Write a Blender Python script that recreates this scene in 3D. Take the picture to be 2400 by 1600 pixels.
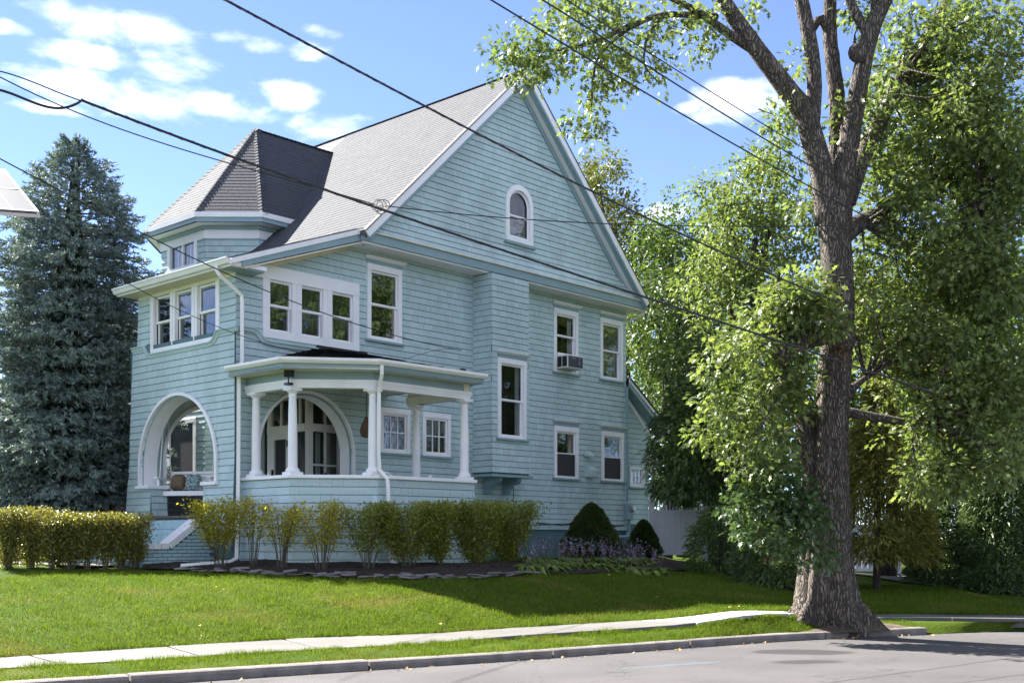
import bpy, bmesh, math, random
import numpy as np
from mathutils import Vector, Matrix

for o in list(bpy.data.objects): bpy.data.objects.remove(o)
SC = bpy.context.scene
COL = SC.collection
random.seed(7); RNG = np.random.default_rng(7)
R = math.radians

# ------------------------------------------------------------------ camera
FPX, HOR, CX, EYE = 2725.0, 1264.0, 1200.0, 1.45      # focal length, horizon row, centre column (photo pixels), eye height
cam_d = bpy.data.cameras.new('camera'); cam = bpy.data.objects.new('camera', cam_d); COL.objects.link(cam)
cam.location = (0, 0, EYE); cam.rotation_euler = (R(90), 0, 0)
cam_d.sensor_width = 36; cam_d.lens = 36 * FPX / 2400; cam_d.shift_y = (HOR - 800) / 2400
cam_d.clip_start = .1; cam_d.clip_end = 3000
SC.camera = cam
SC.render.resolution_x, SC.render.resolution_y = 1024, 682

# ------------------------------------------------------------------ house frame (local x along the gable side, y along the front, both going away)
TH = math.atan2(2725, 2500); CU, SU = math.cos(TH), math.sin(TH)
C0 = ((553 - CX) / FPX * 22.0, 22.0)
HM = Matrix.Translation((C0[0], C0[1], 0)) @ Matrix.Rotation(TH, 4, 'Z')

# ------------------------------------------------------------------ light
SUN_L = Vector((-.045, .735, .675)).normalized()         # towards the sun, house frame
SUN = (HM.to_3x3() @ SUN_L).normalized()
EXPOSURE = 2.8
SKY_STRENGTH, SUN_STRENGTH = (.05), 3.55
world = bpy.data.worlds.new('World'); SC.world = world; world.use_nodes = True
def build_sky():
    nt = world.node_tree; N = nt.nodes; L = nt.links; N.clear()
    out = N.new('ShaderNodeOutputWorld'); bg = N.new('ShaderNodeBackground'); bg.inputs[1].default_value = SKY_STRENGTH
    sky = N.new('ShaderNodeTexSky'); sky.sky_type = 'NISHITA'; sky.sun_disc = False
    sky.sun_elevation = math.asin(SUN.z); sky.sun_rotation = math.atan2(SUN.x, SUN.y) % (2 * math.pi)
    sky.altitude = 0; sky.air_density = .55; sky.dust_density = 0.; sky.ozone_density = 2.5
    tc = N.new('ShaderNodeTexCoord'); sep = N.new('ShaderNodeSeparateXYZ'); L.new(tc.outputs['Generated'], sep.inputs[0])
    def mth(op, a, b=None, c=None, clamp=False):
        n = N.new('ShaderNodeMath'); n.operation = op; n.use_clamp = clamp
        for i, v in enumerate((a, b, c)):
            if v is None: continue
            if isinstance(v, (int, float)): n.inputs[i].default_value = v
            else: L.new(v, n.inputs[i])
        return n.outputs[0]
    az = mth('ARCTAN2', sep.outputs[0], sep.outputs[1]); el = mth('ARCSINE', sep.outputs[2])
    def noise(scale, det, rough, dist=0, off=(0, 0, 0)):
        mp = N.new('ShaderNodeMapping'); mp.inputs['Scale'].default_value = (1, 1, 2.2); mp.inputs['Location'].default_value = off
        L.new(tc.outputs['Generated'], mp.inputs[0])
        n = N.new('ShaderNodeTexNoise'); n.inputs['Scale'].default_value = scale; n.inputs['Detail'].default_value = det
        n.inputs['Roughness'].default_value = rough; n.inputs['Distortion'].default_value = dist
        L.new(mp.outputs[0], n.inputs['Vector']); return n.outputs[0]
    nz = noise(16, 7, .55, .15)
    clouds = [(262,62,165,46),(201,128,135,30),(415,156,118,46),(150,200,140,46),(427,246,190,60),(683,226,64,38),(616,98,96,30),(750,76,56,22),(720,113,75,28),(775,300,90,42),(1740,240,120,46),(18,66,60,20),(120,250,80,18),(1610,252,40,16),(1560,500,70,24)]
    m = None
    for (px, py, wx, wy) in clouds:
        a = math.atan((px - CX) / FPX); e = math.atan((HOR - py) / FPX * math.cos(a)); wa = wx / FPX; we = wy / FPX * .85
        da = mth('DIVIDE', mth('SUBTRACT', az, a), wa); de = mth('DIVIDE', mth('SUBTRACT', el, e), we)
        v = mth('SUBTRACT', 1.0, mth('ADD', mth('MULTIPLY', da, da), mth('MULTIPLY', de, de)))
        v = mth('MAXIMUM', v, -1.5)
        m = v if m is None else mth('MAXIMUM', m, v)
    dens = mth('ADD', mth('MULTIPLY', m, .62), mth('MULTIPLY', mth('SUBTRACT', nz, .5), 3.4))
    dens = mth('ADD', dens, .06)
    # unseen cloud outside the view, cover and brightness raised to light the shaded walls
    g = mth('MULTIPLY', mth('SUBTRACT', noise(3.2, 8, .55, .2, (3, 1, 0)), .44), 4.5)
    side = mth('MULTIPLY', mth('SUBTRACT', mth('ABSOLUTE', az), .5), 4.0, clamp=True)
    g = mth('SUBTRACT', mth('MULTIPLY', mth('ADD', g, 1.0), side), 1.0)
    dens = mth('MAXIMUM', dens, g)
    mr = N.new('ShaderNodeMapRange'); mr.interpolation_type = 'SMOOTHSTEP'; mr.inputs[1].default_value = -.15; mr.inputs[2].default_value = 1.55
    L.new(dens, mr.inputs[0])
    fac = mth('MULTIPLY', mr.outputs[0], .85)
    mix = N.new('ShaderNodeMix'); mix.data_type = 'RGBA'
    L.new(fac, mix.inputs[0]); tint = N.new('ShaderNodeVectorMath'); tint.operation = 'MULTIPLY'; L.new(sky.outputs[0], tint.inputs[0]); tint.inputs[1].default_value = (1.0, .92, 1.0); L.new(tint.outputs[0], mix.inputs[6]); mix.inputs[7].default_value = CLOUD
    L.new(mix.outputs[2], bg.inputs[0]); L.new(bg.outputs[0], out.inputs[0])
CLOUD = (10., 9.8, 10.1, 1)
build_sky()
sd = bpy.data.lights.new('sun', 'SUN'); sd.energy = SUN_STRENGTH; sd.angle = R(.53); sd.color = (1, .955, .89)
so = bpy.data.objects.new('sun', sd); COL.objects.link(so); so.rotation_euler = (-SUN).to_track_quat('-Z', 'Y').to_euler(); so.location = (-20, 10, 30)
SC.view_settings.view_transform = 'Standard'; SC.view_settings.look = 'None'; SC.view_settings.gamma = 1
SC.view_settings.exposure = EXPOSURE; SC.view_settings.use_curve_mapping = False
SC.render.engine = 'CYCLES'
try:
    SC.cycles.max_bounces = 8; SC.cycles.transparent_max_bounces = 10; SC.cycles.sample_clamp_indirect = 8
except Exception: pass

# ------------------------------------------------------------------ materials
MATS = {}
def mat(name, col, rough=.6, var=.12, vs=4.0, bump=0., bs=60., isl=0., orand=0., spec=.4, col2=None, trans=0., metal=0., stretch=None, vdet=4, bdist=.02):
    if name in MATS: return MATS[name]
    m = bpy.data.materials.new(name); m.use_nodes = True; nt = m.node_tree; N = nt.nodes; L = nt.links
    b = N['Principled BSDF']; b.inputs['Roughness'].default_value = rough; b.inputs['Metallic'].default_value = metal
    b.inputs['Specular IOR Level'].default_value = spec
    tc = N.new('ShaderNodeTexCoord'); src = tc.outputs['Object']
    if stretch:
        mp = N.new('ShaderNodeMapping'); mp.inputs['Scale'].default_value = stretch; L.new(src, mp.inputs[0]); src = mp.outputs[0]
    nz = N.new('ShaderNodeTexNoise'); nz.inputs['Scale'].default_value = vs; nz.inputs['Detail'].default_value = vdet; L.new(src, nz.inputs['Vector'])
    mr = N.new('ShaderNodeMapRange'); mr.inputs[1].default_value = .3; mr.inputs[2].default_value = .7; L.new(nz.outputs[0], mr.inputs[0])
    mx = N.new('ShaderNodeMix'); mx.data_type = 'RGBA'; L.new(mr.outputs[0], mx.inputs[0])
    c2 = col2 or tuple(min(1, c * (1 + var)) for c in col); c1 = col if col2 else tuple(c * (1 - var) for c in col)
    mx.inputs[6].default_value = (*c1, 1); mx.inputs[7].default_value = (*c2, 1)
    cur = mx.outputs[2]
    if isl or orand:
        g = N.new('ShaderNodeNewGeometry'); oi = N.new('ShaderNodeObjectInfo')
        a = N.new('ShaderNodeMath'); a.operation = 'MULTIPLY_ADD'; L.new(g.outputs['Random Per Island'], a.inputs[0]); a.inputs[1].default_value = isl; a.inputs[2].default_value = 1 - isl / 2
        a2 = N.new('ShaderNodeMath'); a2.operation = 'MULTIPLY_ADD'; L.new(oi.outputs['Random'], a2.inputs[0]); a2.inputs[1].default_value = orand; a2.inputs[2].default_value = -orand / 2
        a3 = N.new('ShaderNodeMath'); a3.operation = 'ADD'; L.new(a.outputs[0], a3.inputs[0]); L.new(a2.outputs[0], a3.inputs[1])
        vm = N.new('ShaderNodeVectorMath'); vm.operation = 'SCALE'; L.new(cur, vm.inputs[0]); L.new(a3.outputs[0], vm.inputs['Scale']); cur = vm.outputs[0]
    L.new(cur, b.inputs['Base Color'])
    if bump:
        n2 = N.new('ShaderNodeTexNoise'); n2.inputs['Scale'].default_value = bs; n2.inputs['Detail'].default_value = 5; L.new(src, n2.inputs['Vector'])
        bp = N.new('ShaderNodeBump'); bp.inputs['Strength'].default_value = bump; bp.inputs['Distance'].default_value = bdist; L.new(n2.outputs[0], bp.inputs['Height']); L.new(bp.outputs[0], b.inputs['Normal'])
    if trans:
        t = N.new('ShaderNodeBsdfTranslucent'); vm2 = N.new('ShaderNodeVectorMath'); vm2.operation = 'MULTIPLY'; L.new(cur, vm2.inputs[0]); vm2.inputs[1].default_value = (1.35, 1.4, .7)
        L.new(vm2.outputs[0], t.inputs[0]); ms = N.new('ShaderNodeMixShader'); ms.inputs[0].default_value = trans
        L.new(b.outputs[0], ms.inputs[1]); L.new(t.outputs[0], ms.inputs[2]); L.new(ms.outputs[0], N['Material Output'].inputs[0])
    MATS[name] = m; return m
def glass_mat(name='glass', ior=1.48, tint=(.86, .9, .9)):
    if name in MATS: return MATS[name]
    m = bpy.data.materials.new(name); m.use_nodes = True; nt = m.node_tree; N = nt.nodes; L = nt.links; N.remove(N['Principled BSDF'])
    t = N.new('ShaderNodeBsdfTransparent'); t.inputs[0].default_value = (*tint, 1); g = N.new('ShaderNodeBsdfGlossy'); g.inputs['Roughness'].default_value = .015
    geo = N.new('ShaderNodeNewGeometry'); dt = N.new('ShaderNodeVectorMath'); dt.operation = 'DOT_PRODUCT'; L.new(geo.outputs['Normal'], dt.inputs[0]); L.new(geo.outputs['Incoming'], dt.inputs[1])
    ab = N.new('ShaderNodeMath'); ab.operation = 'ABSOLUTE'; L.new(dt.outputs['Value'], ab.inputs[0]); om = N.new('ShaderNodeMath'); om.operation = 'SUBTRACT'; om.inputs[0].default_value = 1; L.new(ab.outputs[0], om.inputs[1])
    pw = N.new('ShaderNodeMath'); pw.operation = 'POWER'; L.new(om.outputs[0], pw.inputs[0]); pw.inputs[1].default_value = 5
    f = N.new('ShaderNodeMath'); f.operation = 'MULTIPLY_ADD'; L.new(pw.outputs[0], f.inputs[0]); f.inputs[1].default_value = .94; f.inputs[2].default_value = .11; ms = N.new('ShaderNodeMixShader')
    nz = N.new('ShaderNodeTexNoise'); nz.inputs['Scale'].default_value = 1.6; bp = N.new('ShaderNodeBump'); bp.inputs['Strength'].default_value = .04; bp.inputs['Distance'].default_value = .1
    L.new(nz.outputs[0], bp.inputs['Height']); L.new(bp.outputs[0], g.inputs['Normal'])
    L.new(f.outputs[0], ms.inputs[0]); L.new(t.outputs[0], ms.inputs[1]); L.new(g.outputs[0], ms.inputs[2]); L.new(ms.outputs[0], N['Material Output'].inputs[0])
    MATS[name] = m; return m
def grad_leaf(name, ca, cb, isl=.5, trans=.35, rough=.5, spec=.35):
    """leaf colour runs from ca to cb by leaf, plus brightness by leaf"""
    if name in MATS: return MATS[name]
    m = mat(name, ca, rough=rough, var=.1, vs=.7, isl=isl, trans=trans, spec=spec, col2=cb)
    nt = m.node_tree; N = nt.nodes; L = nt.links
    mx = [n for n in N if n.bl_idname == 'ShaderNodeMix'][0]; g = [n for n in N if n.bl_idname == 'ShaderNodeNewGeometry'][0]
    nz = [n for n in N if n.bl_idname == 'ShaderNodeMapRange'][0]
    a = N.new('ShaderNodeMath'); a.operation = 'MULTIPLY'; L.new(g.outputs['Random Per Island'], a.inputs[0]); a.inputs[1].default_value = 7.31
    fr = N.new('ShaderNodeMath'); fr.operation = 'FRACT'; L.new(a.outputs[0], fr.inputs[0])
    av = N.new('ShaderNodeMath'); av.operation = 'MULTIPLY_ADD'; L.new(fr.outputs[0], av.inputs[0]); av.inputs[1].default_value = .6
    h = N.new('ShaderNodeMath'); h.operation = 'MULTIPLY'; L.new(nz.outputs[0], h.inputs[0]); h.inputs[1].default_value = .4; L.new(h.outputs[0], av.inputs[2])
    L.new(av.outputs[0], mx.inputs[0])
    return m
PAINT = (.45, .57, .575); TEAL = (.25, .355, .39); WHITE = (.86, .85, .86)
m_sh = mat('shingle_paint', PAINT, (.55), .13, 1.0, .12, 90, isl=.13, orand=.03, stretch=(1, 1, .25))
m_wall = mat('shadow_gap_wall', (.10, .18, .20), .8, .15, 2)  # backing darkened so shingle gaps show as grimy joints with painted-in shadow lines
m_teal = mat('trim_teal', TEAL, .5, .06, 3, .05, 40)
m_white = mat('trim_white', WHITE, .45, .04, 3, .04, 30)
m_cream = mat('trim_cream', (.70, .64, .50), .55, .08, 6, .05, 30)
m_roof = mat('roof_asphalt', (.050, .0545, .064), .9, .14, 14, .25, 220, isl=.30, orand=.05)
m_roofd = mat('roof_dark', (.05, .048, .055), .9, .3, 8, .5, 120, isl=.5)
m_roofb = mat('roof_felt', (.10, .10, .105), .9, .2, 10)
m_brickp = mat('painted_brick', (.40, .575, .60), .6, .10, 6, .4, 60, isl=.08, orand=.12)
m_brickd = mat('foundation_brick', (.085, .15, .20), .6, .12, 6, .4, 60, isl=.14)
m_mort = mat('painted_mortar', (.07, .125, .145), .8, .1, 10)
m_floor = mat('porch_floor', (.10, .13, .145), .5, .1, 4)
m_gut = mat('gutter_white', (.82, .81, .79), .35, .05, 2)
m_room = mat('room_wall', (.075, .058, .042), .8, .25, 1.2)
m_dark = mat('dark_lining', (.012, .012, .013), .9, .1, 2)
m_curt = mat('curtain', (.55, .54, .52), .9, .1, 8, trans=.2)
m_screen = mat('insect_screen', (.035, .032, .034), .7, .1, 20)
m_black = mat('black_metal', (.012, .012, .013), .4, .1, 20)
m_grey = mat('grey_metal', (.42, .44, .46), .4, .1, 8, metal=.6)
m_glass = glass_mat()
m_wood = mat('brown_wood', (.22, .13, .06), .6, .2, 12)
def bark_mat():
    m = mat('oak_bark', (.125, .10, .08), .95, .3, 5, .6, 40, stretch=(1, 1, .22), col2=(.25, .21, .17), bdist=.03)
    nt = m.node_tree; N = nt.nodes; L = nt.links; P = N['Principled BSDF']; tc = [n for n in N if n.bl_idname == 'ShaderNodeTexCoord'][0]; mx = [n for n in N if n.bl_idname == 'ShaderNodeMix'][0]; bp = [n for n in N if n.bl_idname == 'ShaderNodeBump'][0]
    nz = N.new('ShaderNodeTexNoise'); nz.inputs['Scale'].default_value = 3.; L.new(tc.outputs['Object'], nz.inputs['Vector']); ad = N.new('ShaderNodeVectorMath'); ad.operation = 'MULTIPLY_ADD'; L.new(nz.outputs['Color'], ad.inputs[0]); ad.inputs[1].default_value = (.22, .22, .5); L.new(tc.outputs['Object'], ad.inputs[2])
    mp = N.new('ShaderNodeMapping'); mp.inputs['Scale'].default_value = (1, 1, .11); L.new(ad.outputs[0], mp.inputs[0])
    v = N.new('ShaderNodeTexVoronoi'); v.feature = 'DISTANCE_TO_EDGE'; v.inputs['Scale'].default_value = 30; L.new(mp.outputs[0], v.inputs['Vector'])
    r = N.new('ShaderNodeMapRange'); r.inputs[1].default_value = .0; r.inputs[2].default_value = .22; L.new(v.outputs['Distance'], r.inputs[0])
    m2 = N.new('ShaderNodeMix'); m2.data_type = 'RGBA'; L.new(r.outputs[0], m2.inputs[0]); m2.inputs[6].default_value = (.075, .06, .049, 1); L.new(mx.outputs[2], m2.inputs[7])
    # pale lichen flecks
    ln = N.new('ShaderNodeTexNoise'); ln.inputs['Scale'].default_value = 9; ln.inputs['Detail'].default_value = 3; L.new(tc.outputs['Object'], ln.inputs['Vector']); lr = N.new('ShaderNodeMapRange'); lr.inputs[1].default_value = .66; lr.inputs[2].default_value = .70; L.new(ln.outputs[0], lr.inputs[0])
    m3 = N.new('ShaderNodeMix'); m3.data_type = 'RGBA'; L.new(lr.outputs[0], m3.inputs[0]); L.new(m2.outputs[2], m3.inputs[6]); m3.inputs[7].default_value = (.23, .23, .20, 1); L.new(m3.outputs[2], P.inputs['Base Color'])
    b2 = N.new('ShaderNodeBump'); b2.inputs['Strength'].default_value = 1.; b2.inputs['Distance'].default_value = .05; L.new(r.outputs[0], b2.inputs['Height']); L.new(bp.outputs[0], b2.inputs['Normal']); L.new(b2.outputs[0], P.inputs['Normal']); return m
m_bark = bark_mat()
m_bark2 = mat('dark_bark', (.05, .04, .033), .95, .3, 9, .8, 30, stretch=(1, 1, .3))
m_stem = mat('shrub_stem', (.11, .09, .068), .9, .25, 20)
m_conc = mat('concrete', (.12, .113, .103), .85, .12, 1.6, .35, 140, orand=.14)
m_concn = mat('new_concrete', (.36, .36, .365), .8, .05, 1.6, .2, 160)
m_kerb = mat('kerb_stone', (.19, .168, .15), .9, .25, 5, .5, 90, orand=.15)
m_mulch = mat('mulch', (.028, .019, .014), .95, .5, 25, 1.5, 45)
m_flag = mat('slate', (.17, .155, .15), .8, .25, 5, .4, 40, orand=.5)
m_vinyl = mat('vinyl_white', (.74, .76, .80), .4, .03, 2)
m_wire = mat('cable', (.022, .024, .027), .6, .2, 4)

# ------------------------------------------------------------------ mesh helpers
Z3 = np.array((0., 0., 1.))
def V3(*a): return np.array(a, float)
def frame(O, U, V, N): return (V3(*O), V3(*U), V3(*V), V3(*N))
def fp(F, x, z, n=0.): return F[0] + F[1] * x + F[2] * z + F[3] * n
class MB:
    def __init__(s): s.v = []; s.f = []
    def hexa(s, p):                       # 8 points: bottom ring, top ring
        b = len(s.v); s.v += [tuple(q) for q in p]
        s.f += [(b, b+3, b+2, b+1), (b+4, b+5, b+6, b+7), (b, b+1, b+5, b+4), (b+1, b+2, b+6, b+5), (b+2, b+3, b+7, b+6), (b+3, b, b+4, b+7)]
        return s
    def box(s, x0, x1, y0, y1, z0, z1):
        return s.hexa([(x0,y0,z0),(x1,y0,z0),(x1,y1,z0),(x0,y1,z0),(x0,y0,z1),(x1,y0,z1),(x1,y1,z1),(x0,y1,z1)])
    def fbox(s, F, x0, x1, z0, z1, n0, n1):
        return s.hexa([fp(F,x0,z0,n0),fp(F,x1,z0,n0),fp(F,x1,z0,n1),fp(F,x0,z0,n1),fp(F,x0,z1,n0),fp(F,x1,z1,n0),fp(F,x1,z1,n1),fp(F,x0,z1,n1)])
    def beam(s, A, B, w, h):              # bar from A to B, cross-section spanned by vectors w, h
        A, B, w, h = V3(*A), V3(*B), V3(*w), V3(*h)
        return s.hexa([A, B, B + w, A + w, A + h, B + h, B + w + h, A + w + h])
    def quad(s, *p):
        b = len(s.v); s.v += [tuple(q) for q in p]; s.f.append(tuple(range(b, b + len(p)))); return s
    def slab(s, pts, t):                  # polygon extruded along vector t
        n = len(pts); b = len(s.v); t = V3(*t); s.v += [tuple(V3(*q)) for q in pts] + [tuple(V3(*q) + t) for q in pts]
        s.f += [tuple(range(b, b + n)), tuple(range(b + 2*n - 1, b + n - 1, -1))]
        s.f += [(b + (i+1) % n, b + i, b + n + i, b + n + (i+1) % n) for i in range(n)]; return s
    def tube(s, pts, rad, k=8, cap=True, jit=0.):
        pts = [V3(*p) for p in pts]; n = len(pts)
        if not hasattr(rad, '__len__'): rad = [rad] * n
        b = len(s.v); prev = None
        for i, p in enumerate(pts):
            d = pts[min(i+1, n-1)] - pts[max(i-1, 0)]; d /= (np.linalg.norm(d) + 1e-9)
            if prev is None:
                a = np.cross(d, (0, 0, 1.)) if abs(d[2]) < .9 else np.cross(d, (1., 0, 0))
            else: a = prev - d * np.dot(prev, d)
            a /= (np.linalg.norm(a) + 1e-9); c = np.cross(d, a); prev = a
            for j in range(k):
                t = 2 * math.pi * j / k; r = rad[i] * (1 + (random.uniform(-jit, jit) if jit else 0)); s.v.append(tuple(p + a * math.cos(t) * r + c * math.sin(t) * r))
        for i in range(n - 1):
            for j in range(k):
                j2 = (j + 1) % k; s.f.append((b + i*k + j, b + i*k + j2, b + (i+1)*k + j2, b + (i+1)*k + j))
        if cap: s.f += [tuple(b + j for j in reversed(range(k))), tuple(b + (n-1)*k + j for j in range(k))]
        return s
    def lathe(s, c, prof, k=14):
        b = len(s.v); n = len(prof)
        for r, z in prof:
            for j in range(k): t = 2*math.pi*j/k; s.v.append((c[0] + r*math.cos(t), c[1] + r*math.sin(t), c[2] + z))
        for i in range(n-1):
            for j in range(k): j2 = (j+1) % k; s.f.append((b+i*k+j, b+i*k+j2, b+(i+1)*k+j2, b+(i+1)*k+j))
        s.f += [tuple(b + j for j in reversed(range(k))), tuple(b + (n-1)*k + j for j in range(k))]; return s
    def build(s, name, m, parent=None, smooth=False, off=None, bevel=0):
        me = bpy.data.meshes.new(name)
        v = s.v if off is None else [(p[0]-off[0], p[1]-off[1], p[2]-off[2]) for p in s.v]
        me.from_pydata(v, [], s.f); me.materials.append(m)
        if smooth: me.shade_smooth()
        o = bpy.data.objects.new(name, me); COL.objects.link(o)
        if parent is not None: o.parent = parent
        if bevel:
            md = o.modifiers.new('bevel', 'BEVEL'); md.width = bevel; md.segments = 1; md.limit_method = 'ANGLE'
        return o
def npmesh(name, verts, faces, m, parent=None, off=None, smooth=False):
    """verts (n,3), faces (f,k) of equal size"""
    verts = np.asarray(verts, np.float32); faces = np.asarray(faces, np.int32)
    if off is not None: verts = verts - np.asarray(off, np.float32)
    me = bpy.data.meshes.new(name); me.vertices.add(len(verts)); me.vertices.foreach_set('co', verts.ravel())
    k = faces.shape[1]; me.loops.add(faces.size); me.loops.foreach_set('vertex_index', faces.ravel())
    me.polygons.add(len(faces)); me.polygons.foreach_set('loop_start', np.arange(0, faces.size, k, dtype=np.int32))
    me.update(calc_edges=True); me.materials.append(m)
    if smooth: me.shade_smooth()
    else: me.shade_flat()
    o = bpy.data.objects.new(name, me); COL.objects.link(o)
    if parent is not None: o.parent = parent
    return o
def tag(o, label=None, cat=None, group=None, kind=None):
    if label: o['label'] = label
    if cat: o['category'] = cat
    if group: o['group'] = group
    if kind: o['kind'] = kind
    return o
def empty(name, loc=(0, 0, 0), M=None):
    o = bpy.data.objects.new(name, None); COL.objects.link(o); o.empty_display_size = .2
    if M is not None: o.matrix_world = M
    else: o.location = loc
    return o
def hthing(name, base):                  # a thing standing in the house frame: parts are given in house coordinates, minus base
    return empty(name, M=HM @ Matrix.Translation(base))
def to_world(p): return HM @ Vector(p)

# ------------------------------------------------------------------ pixels to places
def ray(px, py): return V3((px - CX) / FPX, 1., (HOR - py) / FPX)
def at(px, py, Y): r = ray(px, py); return V3(r[0] * Y, Y, EYE + r[2] * Y)
def atz(px, py, z): r = ray(px, py); return at(px, py, (z - EYE) / r[2])

# ================================================================== ground, road, kerb, pavement
KERB = [(-30, -4.2), (-13., 6.0)] + [tuple(atz(px, py, .1)[:2]) for px, py in ((0, 1601), (600, 1564), (1200, 1528), (1795, 1487), (2010, 1477))] + [(8.3, 18.6), (14, 20.3), (30, 25)]
FAR = [(-30, -1.5), (-13., 8.4)] + [tuple(atz(px, py, z)[:2]) for px, py, z in ((0, 1539, .15), (350, 1516, .15), (700, 1495, .15), (1200, 1470, .20), (1578, 1448, .26), (1730, 1429, .36), (1850, 1431, .34), (2072, 1437, .22), (2400, 1441, .2))] + [(14.5, 22.8), (30, 27.5)]
NEAR = [(-30, -2.7), (-13., 7.2)] + [tuple(atz(px, py, z)[:2]) for px, py, z in ((0, 1565, .15), (350, 1544.5, .15), (700, 1523.5, .15), (1200, 1491, .19), (1688, 1459, .26), (1792, 1437, .36), (1870, 1437, .34), (2072, 1445, .22), (2400, 1449, .2))] + [(14.6, 21.6), (30, 26.3)]
def lerp_line(P, X): return float(np.interp(X, [p[0] for p in P], [p[1] for p in P]))
def yF(X): return lerp_line(FAR, X)
def yN(X): return lerp_line(NEAR, X)
def yK(X): return lerp_line(KERB, X)
def sw_z(X): return float(np.interp(X, [-5, -1, 0, 2.4, 3.5, 4.3, 5.5, 8.5], [.15, .16, .20, .26, .36, .34, .22, .20]))
def yB(X): return float(np.interp(X, [-13, -5.7, -4.4, -3.3, -2.2, -.7, .4, 1.4, 2.5, 5, 7, 9, 14], [18.5, 20.6, 20.2, 19.9, 19.7, 19.6, 20.4, 22, 23.5, 27, 26, 25, 26]))
def zB(X): return float(np.interp(X, [-13, -5.7, -4.4, -3.3, -2.2, -.7, .4, 2, 4, 5, 7, 9, 14], [.93, .88, .875, .83, .81, .80, .85, .85, .82, .78, .62, .52, .45]))
def gz(X, Y):
    """height of the lawn and garden behind the pavement"""
    a, b = yF(X), yB(X); z0 = sw_z(X) + .03; z1 = zB(X)
    t = (Y - a) / max(b - a, .5)
    if t <= 1:
        t = max(t, 0.); s = t * (1.25 - .25 * t * t) if t < 1 else 1.
        return z0 + (z1 - z0) * min(s, 1.)
    return z1 + (.17 if X > -4.9 else .10) * min((Y - b) / 1.2, 1.) * (1 if X < 4 else .4) + .004 * min(max(Y - b - 1.3, 0), 30)
def ground_px(px, py):
    """where the sight line through a pixel meets the lawn"""
    r = ray(px, py); lo = 8.
    for i in range(900):
        Y = 8 + i * .05; X = r[0] * Y
        if Y > yF(X) and EYE + r[2] * Y <= gz(X, Y): return V3(X, Y, gz(X, Y))
    return V3(r[0] * 30, 30., gz(r[0] * 30, 30))
# lawn and garden sheet
def strip_mesh(name, xs, rows, m, kind='structure', smooth=True):
    nx = len(xs); v = []; f = []
    for r in rows: v += r
    nr = len(rows)
    for j in range(nr - 1):
        for i in range(nx - 1): f.append((j*nx+i, j*nx+i+1, (j+1)*nx+i+1, (j+1)*nx+i))
    o = npmesh(name, v, f, m, smooth=smooth); return tag(o, kind=kind)
def lawn_material(name, a, b, dry):
    m = bpy.data.materials.new(name); m.use_nodes = True; nt = m.node_tree; N = nt.nodes; L = nt.links; P = N['Principled BSDF']; P.inputs['Roughness'].default_value = .9; P.inputs['Specular IOR Level'].default_value = .04
    tc = N.new('ShaderNodeTexCoord')
    def nz(s, d=4):
        n = N.new('ShaderNodeTexNoise'); n.inputs['Scale'].default_value = s; n.inputs['Detail'].default_value = d; L.new(tc.outputs['Object'], n.inputs['Vector']); return n.outputs[0]
    def mx(f, c1, c2):
        n = N.new('ShaderNodeMix'); n.data_type = 'RGBA'; L.new(f, n.inputs[0])
        for i, c in ((6, c1), (7, c2)):
            if isinstance(c, tuple): n.inputs[i].default_value = (*c, 1)
            else: L.new(c, n.inputs[i])
        return n.outputs[2]
    def ramp(v, lo, hi):
        n = N.new('ShaderNodeMapRange'); n.inputs[1].default_value = lo; n.inputs[2].default_value = hi; L.new(v, n.inputs[0]); return n.outputs[0]
    c = mx(ramp(nz(1.1), .35, .65), a, b); c = mx(ramp(nz(.55, 6), .56, .74), c, dry); c2 = mx(ramp(nz(40), .35, .7), tuple(x*.6 for x in a), c)
    L.new(c2, P.inputs['Base Color'])
    bp = N.new('ShaderNodeBump'); bp.inputs['Strength'].default_value = .8; bp.inputs['Distance'].default_value = .03; L.new(nz(55), bp.inputs['Height']); L.new(bp.outputs[0], P.inputs['Normal'])
    return m
m_lawn = lawn_material('lawn', (.055, .095, .01), (.10, .135, .017), (.19, .155, .05))
xs = [-30 + .5 * i for i in range(121)]
rows = []
for t in list(np.linspace(0, 1, 26)) : rows.append([(x, yF(x) - .03 + t * (yB(x) - yF(x) + .03), gz(x, yF(x) + t * (yB(x) - yF(x))) - (.045 if t == 0 else .03)) for x in xs])
for e in (.3, .7, 1.3, 2.5, 5, 9, 15, 25, 45, 90, 250): rows.append([(x * (1 + e * .02), yB(x) + e, gz(x, yB(x) + e) - .02) for x in xs])
strip_mesh('lawn', xs, rows, m_lawn)
# verge strip between kerb and pavement
rows = []
for t in np.linspace(0, 1, 5): rows.append([(x, yK(x) + (.12 if x < 6.2 else .02) + t * (yN(x) - yK(x) - .12 + .02), (.085 if x < 6.2 else .006 + .079*min(t*2, 1)) + t * (sw_z(x) - (.012 if x < -.5 else .05) - .085) + .015 * math.sin(t * math.pi)) for x in xs])
strip_mesh('verge', xs, rows, m_lawn)
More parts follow.
